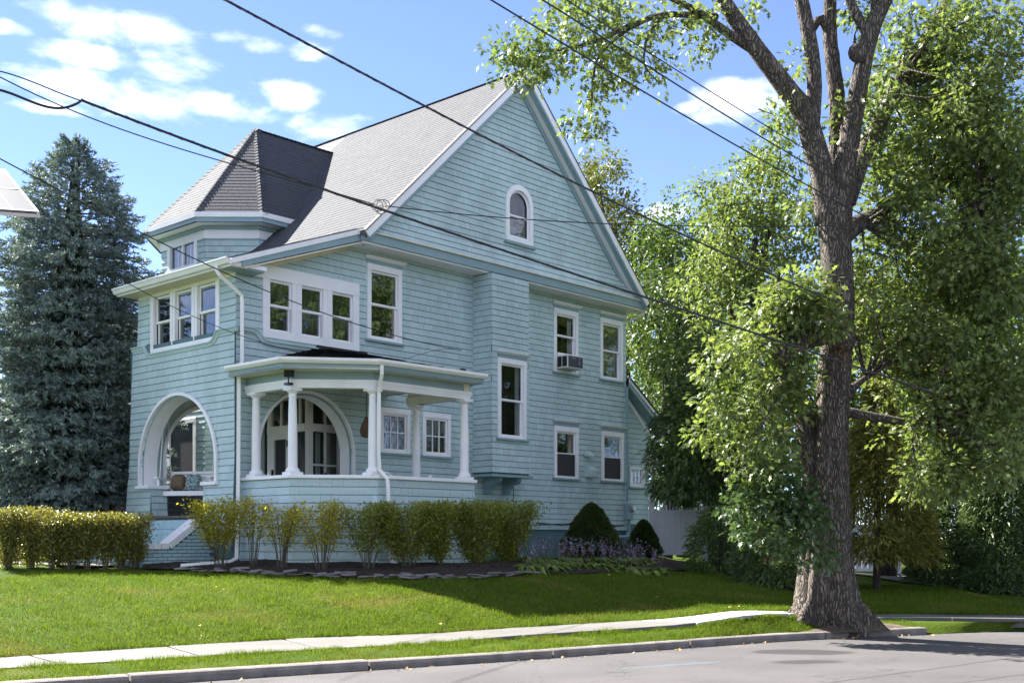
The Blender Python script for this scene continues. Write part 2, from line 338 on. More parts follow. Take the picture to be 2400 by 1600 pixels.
# asphalt
def road_material():
    m = bpy.data.materials.new('asphalt'); m.use_nodes = True; nt = m.node_tree; N = nt.nodes; L = nt.links; P = N['Principled BSDF']; P.inputs['Roughness'].default_value = .85; P.inputs['Specular IOR Level'].default_value = .25
    tc = N.new('ShaderNodeTexCoord'); co = tc.outputs['Object']
    def nz(s, d=5, src=co):
        n = N.new('ShaderNodeTexNoise'); n.inputs['Scale'].default_value = s; n.inputs['Detail'].default_value = d; L.new(src, n.inputs['Vector']); return n.outputs[0]
    def mth(op, a, b=None, clamp=False):
        n = N.new('ShaderNodeMath'); n.operation = op; n.use_clamp = clamp
        for i, v in enumerate((a, b)):
            if v is None: continue
            if isinstance(v, (int, float)): n.inputs[i].default_value = v
            else: L.new(v, n.inputs[i])
        return n.outputs[0]
    def mx(f, c1, c2):
        n = N.new('ShaderNodeMix'); n.data_type = 'RGBA'; L.new(f, n.inputs[0])
        for i, c in ((6, c1), (7, c2)):
            if isinstance(c, tuple): n.inputs[i].default_value = (*c, 1)
            else: L.new(c, n.inputs[i])
        return n.outputs[2]
    def ramp(v, lo, hi):
        n = N.new('ShaderNodeMapRange'); n.interpolation_type = 'SMOOTHSTEP'; n.inputs[1].default_value = lo; n.inputs[2].default_value = hi; L.new(v, n.inputs[0]); return n.outputs[0]
    sep = N.new('ShaderNodeSeparateXYZ'); L.new(co, sep.inputs[0])
    c = mx(ramp(nz(.7), .3, .7), (.066, .062, .062), (.090, .085, .084))
    c = mx(ramp(nz(130, 2), .55, .72), c, (.17, .162, .16)); c = mx(ramp(nz(95, 2), .6, .75), c, (.035, .033, .033))
    def blob(x, y, rx, ry, ang=0., soft=.5, ns=1.2, na=.9):
        ca, sa = math.cos(ang), math.sin(ang); dx = mth('SUBTRACT', sep.outputs[0], x); dy = mth('SUBTRACT', sep.outputs[1], y)
        u = mth('DIVIDE', mth('ADD', mth('MULTIPLY', dx, ca), mth('MULTIPLY', dy, sa)), rx); v = mth('DIVIDE', mth('SUBTRACT', mth('MULTIPLY', dy, ca), mth('MULTIPLY', dx, sa)), ry)
        d = mth('ADD', mth('SQRT', mth('ADD', mth('MULTIPLY', u, u), mth('MULTIPLY', v, v))), mth('MULTIPLY', mth('SUBTRACT', nz(ns), .5), na))
        return mth('SUBTRACT', 1., ramp(d, 1 - soft, 1.))
    p1 = atz(1880, 1527, 0); p2 = atz(1890, 1550, 0); p3 = atz(1370, 1523, 0); p4 = atz(1590, 1556, 0)
    st = mth('MAXIMUM', blob(p1[0], p1[1], .75, .42, .1, .25), blob(p2[0], p2[1], .55, .3, .2, .5)); st = mth('MULTIPLY', st, .8)
    c = mx(st, c, (.024, .022, .022)); c = mx(mth('MULTIPLY', blob(p3[0], p3[1], 1.3, .3, .58, .7), .45), c, (.05, .046, .043))
    bl = mth('MULTIPLY', blob(p4[0], p4[1], 1.2, .10, .52, .9, 6, 1.2), .35); c = mx(bl, c, (.08, .19, .28))
    def line(a, b, w, col, c):
        a, b = atz(*a, 0), atz(*b, 0); dx, dy = b[0]-a[0], b[1]-a[1]; L_ = math.hypot(dx, dy)
        d = mth('ABSOLUTE', mth('ADD', mth('DIVIDE', mth('SUBTRACT', mth('MULTIPLY', mth('SUBTRACT', sep.outputs[0], float(a[0])), float(dy)), mth('MULTIPLY', mth('SUBTRACT', sep.outputs[1], float(a[1])), float(dx))), L_), mth('MULTIPLY', mth('SUBTRACT', nz(2.2), .5), .10)))
        return mx(mth('SUBTRACT', 1., ramp(d, w*.4, w)), c, col)
    c = line((1950, 1598), (2400, 1537), .03, (.04, .037, .037), c); c = line((2240, 1600), (2400, 1580), .03, (.042, .039, .039), c)
    # fine cracks
    vo = N.new('ShaderNodeTexVoronoi'); vo.feature = 'DISTANCE_TO_EDGE'; vo.inputs['Scale'].default_value = .55
    wn = N.new('ShaderNodeTexNoise'); wn.inputs['Scale'].default_value = 2.5; wn.inputs['Detail'].default_value = 6; L.new(co, wn.inputs['Vector']); wa = N.new('ShaderNodeVectorMath'); wa.operation = 'MULTIPLY_ADD'; L.new(wn.outputs['Color'], wa.inputs[0]); wa.inputs[1].default_value = (.9, .9, 0); L.new(co, wa.inputs[2]); L.new(wa.outputs[0], vo.inputs['Vector'])
    ck = mth('MULTIPLY', mth('SUBTRACT', 1., ramp(vo.outputs['Distance'], .002, .008)), .55); c = mx(ck, c, (.03, .028, .028))
    L.new(c, P.inputs['Base Color'])
    bp = N.new('ShaderNodeBump'); bp.inputs['Strength'].default_value = .6; bp.inputs['Distance'].default_value = .012; L.new(nz(120, 3), bp.inputs['Height']); L.new(bp.outputs[0], P.inputs['Normal'])
    return m
m_road = road_material()
rows = [[(x, yK(x) - e, 0.) for x in xs] for e in (0.12, -.05)]
rows = [[(x, yK(x) + .1 - e, .0) for x in xs] for e in (0, 1, 3, 6, 12, 30, 60)]
strip_mesh('road', xs, [r for r in rows[::-1]], m_road, smooth=False)
tag(npmesh('ground', [(-1500, -300, -.08), (1500, -300, -.08), (1500, 2500, -.08), (-1500, 2500, -.08)], [(0, 1, 2, 3)], m_lawn), kind='structure')
# kerb: one stone after another
kerb = empty('kerb'); tag(kerb, kind='structure')
def walk(P, x0, x1, step, gap):
    x = x0; out = []
    while x < x1:
        dx = step * random.uniform(.85, 1.15) * .84; out.append((x, min(x + dx - gap, x1))); x += dx
    return out
for (xa, xb) in walk(KERB, -12, 6.35, 2.6, .018):
    n = 4; top = []; b = MB(); dz = random.uniform(-.006, .006)
    X = np.linspace(xa, xb, n)
    prof = [(0.02, -.1), (.0, .06), (.015, .092), (.045, .104), (.16, .106), (.16, -.1)]
    base = 0
    for i, x in enumerate(X):
        for d, z in prof: b.v.append((x - d * .55, yK(x) + d * .84, z + dz))
    k = len(prof)
    for i in range(n - 1):
        for j in range(k - 1): b.f.append((i*k+j, (i+1)*k+j, (i+1)*k+j+1, i*k+j+1))
    b.f += [tuple(range(k)), tuple(range((n-1)*k + k - 1, (n-1)*k - 1, -1))]
    b.build('kerb_stone', m_kerb, kerb)
# pavement slabs
pav = empty('pavement'); tag(pav, kind='structure')
breaks = [-12 + 1.22 * i for i in range(12)]
breaks = [x for x in breaks if x < -1.2] + [-1.05, .15, 1.35, 2.62, 4.15, 5.6, 7.0, 8.4, 10, 12, 14, 16, 18]
for xa, xb in zip(breaks[:-1], breaks[1:]):
    new = abs(xa - 2.62) < .01 or abs(xa - 4.15) < .01
    n = 5; b = MB(); tilt = random.uniform(-.008, .012)
    for x in np.linspace(xa + .012, xb - .012, n):
        s = (x - xa) / (xb - xa) - .5
        # joints run square to the pavement, so the back edge is drawn a little to the left
        xf = x - .75
        zt = sw_z(x) + tilt * s
        b.v += [(x, yN(x), zt - .14), (x, yN(x), zt), (xf, yF(xf), sw_z(xf) + tilt * s), (xf, yF(xf), sw_z(xf) - .14)]
    for i in range(n - 1):
        for j in range(3): b.f.append((i*4+j, (i+1)*4+j, (i+1)*4+j+1, i*4+j+1))
    b.f += [(0, 1, 2, 3), ((n-1)*4+3, (n-1)*4+2, (n-1)*4+1, (n-1)*4)]
    b.build('slab', m_concn if new else m_conc, pav, bevel=.008)
# driveway of the neighbouring plot, on the right
dw = [ground_px(2110, 1397), ground_px(2180, 1402), ground_px(2300, 1418), ground_px(2420, 1441), ground_px(2420, 1438)]
def drape(name, quad_rows, m, lift, kind='structure'):
    v = []; f = []; n = len(quad_rows[0])
    for r in quad_rows: v += [(p[0], p[1], gz(p[0], p[1]) + lift) for p in r]
    for j in range(len(quad_rows) - 1):
        for i in range(n - 1): f.append((j*n+i, j*n+i+1, (j+1)*n+i+1, (j+1)*n+i))
    return tag(npmesh(name, v, f, m, smooth=True), kind=kind)
def bez(P, n):
    P = [V3(*p) for p in P]; out = []
    for t in np.linspace(0, 1, n):
        q = P[:]
        while len(q) > 1: q = [q[i] * (1-t) + q[i+1] * t for i in range(len(q)-1)]
        out.append(q[0])
    return out
la = bez([(12.5, 21.2, 0), (9.4, 22.2, 0), (8.2, 24.2, 0), (7.9, 28, 0)], 14); lb = bez([(14.5, 23.0, 0), (11.8, 23.2, 0), (10.2, 25, 0), (10., 29, 0)], 14)
drape('driveway', [[a * (1 - t) + b * t for a, b in zip(la, lb)] for t in np.linspace(0, 1, 6)], m_conc, .012)
# path from the stoop to the left
pa = [to_world(p)[:] for p in ((-2.5, .9, 0), (-2.9, 3, 0), (-3.3, 6, 0), (-4.2, 10, 0), (-5., 14, 0))]; pb = [to_world(p)[:] for p in ((-1.7, 1.0, 0), (-1.7, 3, 0), (-2.0, 6, 0), (-2.9, 10, 0), (-3.6, 14, 0))]
drape('garden_path', [[V3(*a) * (1 - t) + V3(*b) * t for a, b in zip(pa, pb)] for t in np.linspace(0, 1, 4)], m_conc, .015)

# ================================================================== the house
house = empty('house', M=HM); tag(house, 'large pale blue shingled house with steep gable, corner turret and arched porches', 'house')
UX, UY, UZ = (1, 0, 0), (0, 1, 0), (0, 0, 1)
FS = frame((0, 0, 0), UX, UZ, (0, -1, 0))          # gable side wall
FF = frame((0, 0, 0), UY, UZ, (-1, 0, 0))          # front wall
def val(f, x): return f(x) if callable(f) else f
def arch(xc, r, zc, rz=None):
    rz = rz or r
    return lambda x: zc + rz * math.sqrt(max(0., 1 - ((x - xc) / r) ** 2))
def wall_cols(mb, F, x0, x1, z0, zt, holes, n0, n1, step=.06, off=None):
    """solid wall as upright strips, cut out round the holes"""
    ed = {x0, x1}
    for h in holes:
        for e in h[:2]:
            if x0 < e < x1: ed.add(e)
        if callable(h[3]):
            for e in np.arange(h[0], h[1], step):
                if x0 < e < x1: ed.add(float(e))
    if callable(zt):
        for e in np.linspace(x0, x1, max(2, int((x1 - x0) / .3))): ed.add(float(e))
    ed = sorted(ed)
    def put(xa, xb, a0, a1, b0, b1):
        if max(a1 - a0, b1 - b0) < .004: return
        if off and max(a1 - a0, b1 - b0) > .32:
            k = int(max(a1 - a0, b1 - b0) / .3) + 1
            for i in range(k): put1(xa, xb, a0 + (a1-a0)*i/k, a0 + (a1-a0)*(i+1)/k, b0 + (b1-b0)*i/k, b0 + (b1-b0)*(i+1)/k)
        else: put1(xa, xb, a0, a1, b0, b1)
    def put1(xa, xb, a0, a1, b0, b1):
        P = lambda x, z, n: fp(F, x, z, n + (off(z) if off else 0))
        mb.hexa([P(xa, a0, n0), P(xb, b0, n0), P(xb, b0, n1), P(xa, a0, n1), P(xa, a1, n0), P(xb, b1, n0), P(xb, b1, n1), P(xa, a1, n1)])
    for xa, xb in zip(ed[:-1], ed[1:]):
        if xb - xa < 1e-4: continue
        xm = (xa + xb) / 2
        hs = sorted([h for h in holes if h[0] < xm < h[1]], key=lambda h: h[2])
        la = lb = None; za, zb = val(z0, xa), val(z0, xb)
        for h in hs:
            put(xa, xb, za, max(za, h[2]), zb, max(zb, h[2])); za, zb = val(h[3], xa), val(h[3], xb)
        put(xa, xb, za, val(zt, xa), zb, val(zt, xb))
def shingle_pieces(F, zr, lo, hi, holes=(), top=None, expo=.137, wr=(.11, .30), step=.05, gap=.011):
    out = []; z = zr[0]
    while z < zr[1] - .02:
        e = expo * random.uniform(.985, 1.015); za, zb = z, min(z + e, zr[1]); zm = (za + zb) / 2
        x, X1 = val(lo, zm), val(hi, zm); x -= random.uniform(0, .1)
        x0 = val(lo, zm)
        while x < X1 - .01:
            w = random.uniform(*wr); xa, xb = max(x, x0), min(x + w, X1); x += w
            if xb - xa < .025: continue
            vg = random.choice((.0004, .0008, .0012, .002, .003)); drop = gap + random.uniform(-.002, .002)
            near = [h for h in holes if h[0] < xb and h[1] > xa and h[2] < zb and (callable(h[3]) or h[3] > za)]
            cut = bool(near) or (top is not None and min(top(xa), top(xb)) < zb)
            if not cut: out.append((xa + vg, xb - vg, za + drop, za + drop, zb, zb, True)); continue
            ed = {xa, xb}
            for h in near:
                for q in h[:2]:
                    if xa < q < xb: ed.add(q)
            if top is not None or any(callable(h[3]) for h in near):
                for q in np.arange(xa, xb, step): ed.add(float(q))
            ed = sorted(ed)
            for a, b in zip(ed[:-1], ed[1:]):
                if b - a < .004: continue
                m = (a + b) / 2
                ta, tb = (min(zb, top(a)), min(zb, top(b))) if top is not None else (zb, zb)
                ba, bb = za, za; dead = False
                for h in near:
                    if not (h[0] < m < h[1]): continue
                    h3a, h3b = val(h[3], a), val(h[3], b)
                    if h[2] <= za + .01:
                        ba, bb = max(ba, h3a), max(bb, h3b)
                    elif h[2] < zb: ta, tb = min(ta, h[2]), min(tb, h[2])
                if max(ta - ba, tb - bb) > .012: out.append((a, b, min(max(ba, za+gap), ta), min(max(bb, za+gap), tb), ta, tb, False))
        z += e
    return out
_unit = {}
def unit_shingle(name, m, t, t2):
    if name not in _unit:
        b = MB().hexa([(0,0,0),(1,0,0),(1,0,t),(0,0,t),(0,1,0),(1,1,0),(1,1,t2),(0,1,t2)]); me = bpy.data.meshes.new(name); me.from_pydata(b.v, [], b.f); me.materials.append(m); _unit[name] = me
    return _unit[name]
FIELDS = []      # (part, F, pieces, off, kind)
def add_field(part, F, pieces, off=None, kind='shingle'): FIELDS.append((part, F, pieces, off or (lambda z: 0.), kind))
CAML = HM.inverted() @ Vector((0, 0, EYE))
def flush_fields(kind, limit, t, t2, m, field_name):
    sized = []
    for fi, (part, F, pcs, off, k) in enumerate(FIELDS):
        if k != kind: continue
        for pi, p in enumerate(pcs):
            if not p[6]: continue
            c = fp(F, (p[0]+p[1])/2, p[2], off(p[2])); d = np.array(CAML) - c; D = np.linalg.norm(d)
            face = float(np.dot(d, F[3])) / D
            if face <= .05: continue
            sized.append(((p[1]-p[0]) * (p[4]-p[2]) * face / D**2, fi, pi))
    sized.sort(reverse=True); single = {}
    for s, fi, pi in sized[:limit]: single.setdefault(fi, set()).add(pi)
    for fi, (part, F, pcs, off, k) in enumerate(FIELDS):
        if k != kind: continue
        V = []; Fc = []
        for pi, p in enumerate(pcs):
            xa, xb, a0, b0, a1, b1, _ = p
            if fi in single and pi in single[fi]:
                o = bpy.data.objects.new(kind, unit_shingle(kind, m, t, t2)); COL.objects.link(o); o.parent = part
                A = fp(F, xa, a0, off(a0)); Bv = fp(F, xa, a1, off(a1)) - A; L = np.linalg.norm(Bv); Yd = Bv / L; Nd = np.cross(F[1], Yd); Nd /= np.linalg.norm(Nd)
                if np.dot(Nd, F[3]) < 0: Nd = -Nd
                M = Matrix(((F[1][0]*(xb-xa), Yd[0]*L, Nd[0], A[0]), (F[1][1]*(xb-xa), Yd[1]*L, Nd[1], A[1]), (F[1][2]*(xb-xa), Yd[2]*L, Nd[2], A[2]), (0, 0, 0, 1)))
                o.matrix_local = M; continue
            tt = t * random.uniform(.93, 1.07); b = len(V)
            q = lambda x, z, n: V.append(fp(F, x, z, off(z) + n))
            q(xa, a0, 0); q(xb, b0, 0); q(xb, b0, tt); q(xa, a0, tt); q(xa, a1, 0); q(xb, b1, 0); q(xb, b1, t2); q(xa, a1, t2)
            Fc += [(b, b+3, b+2, b+1), (b, b+1, b+5, b+4), (b+1, b+2, b+6, b+5), (b+2, b+3, b+7, b+6), (b+3, b, b+4, b+7)]
        if V: tag(npmesh(field_name, V, Fc, m, part), kind='stuff')

# ---------------------------------------------------------------- windows
def window(F, x0, x1, z0, z1, cw=.105, n=0., cap=True, sill=True, mun=None, curtain=None, room=True, ex=.35, screen=False, split=.5, parent=house, casing=True, cwt=None, depth=.9, label=None):
    cwt = cwt or cw
    b = MB()
    if casing:
        b.fbox(F, x0, x0 + cw, z0, z1 - cwt, n - .06, n + .034).fbox(F, x1 - cw, x1, z0, z1 - cwt, n - .06, n + .034)
        b.fbox(F, x0 - .004, x1 + .004, z1 - cwt, z1, n - .06, n + .038).fbox(F, x0 + cw, x1 - cw, z0, z0 + .05, n - .06, n + .03)
    else: b.fbox(F, x0, x1, z0 - .01, z0 + .012, n - .06, n + .01)
    w = b.build('window', m_white, parent, bevel=.004)
    if label: w['label'] = label
    gx0, gx1, gz0, gz1 = x0 + (cw if casing else 0), x1 - (cw if casing else 0), z0 + (.05 if casing else 0), z1 - (cwt if casing else 0)
    if mun:
        s = MB(); e = .045
        s.fbox(F, gx0, gx0+e, gz0, gz1, n-.05, n).fbox(F, gx1-e, gx1, gz0, gz1, n-.05, n).fbox(F, gx0+e, gx1-e, gz0, gz0+e, n-.05, n).fbox(F, gx0+e, gx1-e, gz1-e, gz1, n-.05, n)
        ax, bx, az_, bz = gx0+e, gx1-e, gz0+e, gz1-e; c, r = mun
        for i in range(1, c): X = ax + (bx-ax)*i/c; s.fbox(F, X-.011, X+.011, az_, bz, n-.04, n-.004)
        for j in range(1, r): Zz = az_ + (bz-az_)*j/r; s.fbox(F, ax, bx, Zz-.011, Zz+.011, n-.0405, n-.0045)
        s.build('sash', m_white, w)
        for i in range(c):
            for j in range(r): MB().fbox(F, ax+(bx-ax)*i/c+.011, ax+(bx-ax)*(i+1)/c-.011, az_+(bz-az_)*j/r+.011, az_+(bz-az_)*(j+1)/r-.011, n-.028, n-.022).build('pane', m_glass, w)
    else:
        zm = gz0 + (gz1 - gz0) * split; e = .04
        for (a, c_, nn) in ((zm - .02, gz1, n - .012), (gz0, zm + .02, n - .05)):
            s = MB(); s.fbox(F, gx0, gx0+e, a, c_, nn-.035, nn).fbox(F, gx1-e, gx1, a, c_, nn-.035, nn).fbox(F, gx0+e, gx1-e, a, a+.045, nn-.035, nn).fbox(F, gx0+e, gx1-e, c_-.045, c_, nn-.035, nn)
            s.build('sash', m_white, w); MB().fbox(F, gx0+e, gx1-e, a+.045, c_-.045, nn-.022, nn-.016).build('pane', m_glass, w)
        if screen == 'full': MB().fbox(F, gx0+.01, gx1-.01, gz0+.01, gz1-.01, n+.004, n+.007).build('screen', m_screen, w)
        elif screen: MB().fbox(F, gx0+.01, gx1-.01, gz0+.01, zm, n-.012, n-.009).build('screen', m_screen, w)
    if room:
        r = MB(); d = n - depth; a, c_, lo_, up = x0+.03, x1-.03, z0+.02, z1-.03
        P = lambda x, z, k: fp(F, x, z, k)
        lo2, up2 = lo_ - ex*.8, up + ex*.8
        r.quad(P(a-ex, lo2, d), P(c_+ex, lo2, d), P(c_+ex, up2, d), P(a-ex, up2, d))
        r.quad(P(a, lo_, n-.16), P(a, up, n-.16), P(a-ex, up2, d), P(a-ex, lo2, d)); r.quad(P(c_, lo_, n-.16), P(c_+ex, lo2, d), P(c_+ex, up2, d), P(c_, up, n-.16))
        r.quad(P(a, up, n-.16), P(c_, up, n-.16), P(c_+ex, up2, d), P(a-ex, up2, d)); r.quad(P(a, lo_, n-.16), P(a-ex, lo2, d), P(c_+ex, lo2, d), P(c_, lo_, n-.16))
        r.build('room_lining', m_room if room is True else m_dark, w)
    if curtain:
        for (ca, cb) in curtain:
            c = MB(); k = 9; X = np.linspace(gx0 + (gx1-gx0)*ca, gx0 + (gx1-gx0)*cb, k); g = .015
            for i in range(k - 1): c.quad(fp(F, X[i], gz0, n-.13+g*(i % 2)), fp(F, X[i+1], gz0, n-.13+g*((i+1) % 2)), fp(F, X[i+1], gz1, n-.13+g*((i+1) % 2)), fp(F, X[i], gz1, n-.13+g*(i % 2)))
            c.build('curtain', m_curt, w)
    if sill: MB().fbox(F, x0 - .05, x1 + .05, z0 - .05, z0, n - .03, n + .075).build('sill', m_teal, w, bevel=.005)
    if cap:
        MB().fbox(F, x0 - .01, x1 + .01, z1, z1 + .085, n - .02, n + .03).build('frieze', m_teal, w)
        c = MB(); pr = [(.03, .085), (.05, .09), (.10, .13), (.105, .15), (-.02, .152)]; A = []
        for X, s_ in ((x0 - .03, -1), (x1 + .03, 1)):
            A.append([fp(F, X + s_ * (max(p[0], 0)) * .5, z1 + p[1], n + p[0]) for p in pr])
        bse = len(c.v); c.v += [tuple(q) for q in A[0] + A[1]]; k = len(pr)
        c.f += [(i, i+1, k+i+1, k+i) for i in range(k-1)] + [tuple(range(k)), tuple(range(2*k-1, k-1, -1)), (0, k, 2*k-1, k-1)]
        c.build('cap', m_white, w)
    return w

# ---------------------------------------------------------------- side wall (y = 0)
ROOF_S = .965; shed = lambda x: 6.80 + .37 * x                 # top of the low roof over the front
soff = lambda x: min(shed(x) - .30, 7.52)
W_SIDE = [(3.22, 4.19, 5.66, 7.25), (9.24, 10.19, 5.62, 7.20), (11.10, 12.06, 5.63, 7.22), (9.25, 10.20, 2.99, 4.28), (11.15, 12.10, 2.99, 4.28), (3.56, 4.43, 3.30, 4.26), (4.80, 5.66, 3.30, 4.26)]
side_arch = (.52, 2.83, 1.93, arch(1.675, 1.155, 3.22)); trip = (.60, 3.0, 5.36, 6.76)
holes_s = [(a+.03, b-.03, c+.02, d-.03) for a, b, c, d in W_SIDE] + [side_arch, (trip[0]+.03, trip[1]-.03, trip[2]+.15, trip[3]-.05)]
wb = MB(); wall_cols(wb, FS, 0, 12.22, .8, soff, holes_s, -.16, 0)
side_wall = wb.build('side_wall', m_wall, house)
sh_holes = [(a, b, c, d) for a, b, c, d in W_SIDE] + [side_arch, trip, (6.42, 7.63, 2.98, 8.), (0, 3.0, 6.50, 6.76), (3.7, 3.8, 1.0, 2.2)]
# shingles: front half below porch rail is out of sight, so it starts at the porch floor there
add_field(side_wall, FS, shingle_pieces(FS, (1.95, 7.52), .0, 12.22, sh_holes, soff))
add_field(side_wall, FS, shingle_pieces(FS, (1.80, 1.95), 3.75, 12.22, (), None, .15))
MB().fbox(FS, 3.9, 12.26, 1.70, 1.80, -.02, .045).build('water_table', m_sh, house)
# brick foundation
fb = MB(); z = .70; row = 0
while z < 1.70:
    x = 5.2 - (.11 if row % 2 else 0)
    while x < 12.2:
        fb.fbox(FS, x + .006, min(x + .212, 12.2), z + .005, z + .066, -.1, -.012 + random.uniform(-.003, .003)); x += .218
    z += .072; row += 1
MB().fbox(FS, 3.8, 12.2, .6, 1.70, -.2, -.022).build('foundation', m_mort, house)
tag(fb.build('foundation_bricks', m_brickd, house), kind='stuff')
# windows of the side wall
window(FS, *W_SIDE[0], curtain=[(.93, 1.0)], cwt=.13, label='tall upper window with a lit lamp behind the glass')
window(FS, *W_SIDE[1], cwt=.13, split=.62, curtain=[(.78, 1.)], label='upper window holding the air conditioner')
window(FS, *W_SIDE[2], cwt=.13); window(FS, *W_SIDE[3], cwt=.13, screen=True, curtain=[(.8, .98)]); window(FS, *W_SIDE[4], cwt=.13, screen=True)
window(FS, *W_SIDE[5], mun=(3, 2), cap=False, cwt=.12, cw=.09); window(FS, *W_SIDE[6], mun=(3, 2), cap=False, cwt=.12, cw=.09)
# triple window group in one white surround
tw = MB(); tw.fbox(FS, 0.0, 3.0, 6.50, 6.76, -.03, .036)
xw = [(.76, 1.29), (1.52, 2.06), (2.29, 2.84)]
tw.fbox(FS, .60, 3.0, 5.36, 5.51, -.05, .034)
for a, b in ((.60, .76), (1.29, 1.52), (2.06, 2.29), (2.84, 3.0)): tw.fbox(FS, a, b, 5.51, 6.50, -.05, .030)
tw.fbox(FS, 1.385, 1.425, 5.515, 6.50, .03, .04).fbox(FS, 2.155, 2.195, 5.515, 6.50, .03, .04)
trip_o = tw.build('window_surround', m_white, house, bevel=.004); trip_o['label'] = 'white surround of the triple upper window'
window(FS, .76, 1.29, 5.51, 6.50, casing=False, cap=False, sill=False, n=-.01); window(FS, 1.52, 2.06, 5.51, 6.50, casing=False, cap=False, sill=False, n=-.01, curtain=[(.0, 1.)][:0]); window(FS, 2.29, 2.84, 5.51, 6.50, casing=False, cap=False, sill=False, n=-.01)
# belt moulding that dips under the windows
def belt(F, path, name='belt_moulding', ext=.0):
    b = MB(); pr = [(0., -.09), (.06, -.085), (.075, -.03), (.10, -.02), (.10, .0), (.02, .012)]
    k = len(pr); n = len(path)
    for i, (x, z) in enumerate(path):
        d = V3(path[min(i+1, n-1)][0] - path[max(i-1, 0)][0], path[min(i+1, n-1)][1] - path[max(i-1, 0)][1], 0); d /= np.linalg.norm(d); nx, nz = -d[1], d[0]
        for pn, pz in pr: b.v.append(tuple(fp(F, x + nx * pz, z + nz * pz, pn)))
    for i in range(n-1):
        for j in range(k-1): b.f.append((i*k+j, (i+1)*k+j, (i+1)*k+j+1, i*k+j+1))
    b.f += [tuple(range(k)), tuple(range(n*k-1, (n-1)*k-1, -1))]
    return b.build(name, m_sh, house, smooth=False)
belt(FS, [(-.06, 5.50), (.32, 5.50), (.42, 5.48), (.50, 5.42), (.56, 5.35), (.62, 5.31), (.72, 5.29), (1.0, 5.29), (2.05, 5.29)])
belt(FF, [(-.08, 5.47), (.52, 5.47), (.57, 5.44), (.62, 5.36), (.69, 5.30), (.78, 5.27), (1.5, 5.27), (3.0, 5.27), (3.08, 5.29), (3.16, 5.36), (3.21, 5.44), (3.27, 5.47), (3.72, 5.47)])

# ---------------------------------------------------------------- front wall (x = 0)
hiF = lambda z: 3.52 + (6.6 - z) * .06 if z > 5.47 else 3.70 + (5.47 - z) * .065
offF = lambda z: .0 if z > 5.47 else .035 + max(0, 3.0 - z) * .04
front_arch = (.58, 3.35, 2.57, arch(1.965, 1.385, 2.95)); low_open = (1.0, 2.95, 1.93, 2.58)
fw = (.52, 3.03, 5.29, 6.54)
fh = [(.58, 3.35, 2.56, front_arch[3]), low_open, (fw[0]+.03, fw[1]-.03, fw[2]+.07, fw[3]-.06)]
wb = MB(); wall_cols(wb, FF, 0.004, 3.52, 5.45, 6.56, [fh[2]], -.16, 0); wall_cols(wb, FF, 0.004, 3.80, 1.3, 5.45, fh[:2], -.16, .0, off=offF)
front_wall = wb.build('front_wall', m_wall, house)
add_field(front_wall, FF, shingle_pieces(FF, (5.47, 6.50), -.01, hiF, [fw, (.58, 3.2, 5.2, 5.5)], None), offF)
add_field(front_wall, FF, shingle_pieces(FF, (1.62, 5.47), -.012, hiF, [front_arch, low_open, (1.0, 3.0, 1.5, 1.95), (.62, 3.2, 5.28, 5.6), (.56, 3.24, 5.38, 5.6)], None), offF)
# left wall of the front part with its own arch, seen through the front arch; and the ceiling and floor of the open porch
FL = frame((0, 3.60, 0), UX, UZ, (0, 1, 0))
wb = MB(); wall_cols(wb, FL, .17, 3.1, 1.3, 6.56, [(.52, 2.83, 2.55, arch(1.675, 1.155, 3.22))], -.16, 0); left_wall = wb.build('left_wall', m_sh, house)
lb_ = MB()
for i in range(4): lb_.box(.17, 3.2, 3.405, 3.432 - .0, 1.94 + .15*i, 2.08 + .15*i)
lb_.build('dado_boards', mat('slate_grey', (.07, .085, .10), .6, .1, 4), house)  # boards in dark slate grey, darker than the wall around them
MB().box(.3, 3.1, 3.36, 3.66, 2.53, 2.57).build('arch_sill', m_white, house)
MB().box(.165, 3.25, .165, 3.43, 4.62, 4.70).build('porch_ceiling', m_cream, house)
fl = MB(); fl.box(-.06, 3.25, .04, 3.56, 1.83, 1.925); fl.build('porch_floor', m_floor, house)
# white fascia band over the front windows and the three sashes
fb2 = MB(); fb2.fbox(FF, .0, 3.50, 6.44, 6.60, -.03, .03); fb2.fbox(FF, fw[0], fw[0]+.12, 5.29, 6.44, -.05, .036).fbox(FF, fw[1]-.13, fw[1], 5.29, 6.44, -.05, .036).fbox(FF, fw[0]+.12, fw[1]-.13, 5.285, 5.37, -.05, .038)
fxs = [(.66, 1.29), (1.49, 2.10), (2.28, 2.88)]
for a, b in ((1.29, 1.49), (2.10, 2.28)): fb2.fbox(FF, a, b, 5.37, 6.44, -.05, .030)
fb2.fbox(FF, 1.37, 1.41, 5.375, 6.44, .03, .042).fbox(FF, 2.17, 2.21, 5.375, 6.44, .03, .042)
o = fb2.build('window_surround', m_white, house, bevel=.004); o['label'] = 'white surround of the front triple window'
for i, (a, b) in enumerate(fxs): window(FF, a + .01, b - .01, 5.37, 6.43, casing=False, cap=False, sill=False, n=-.012, curtain=[(.0, .12)])
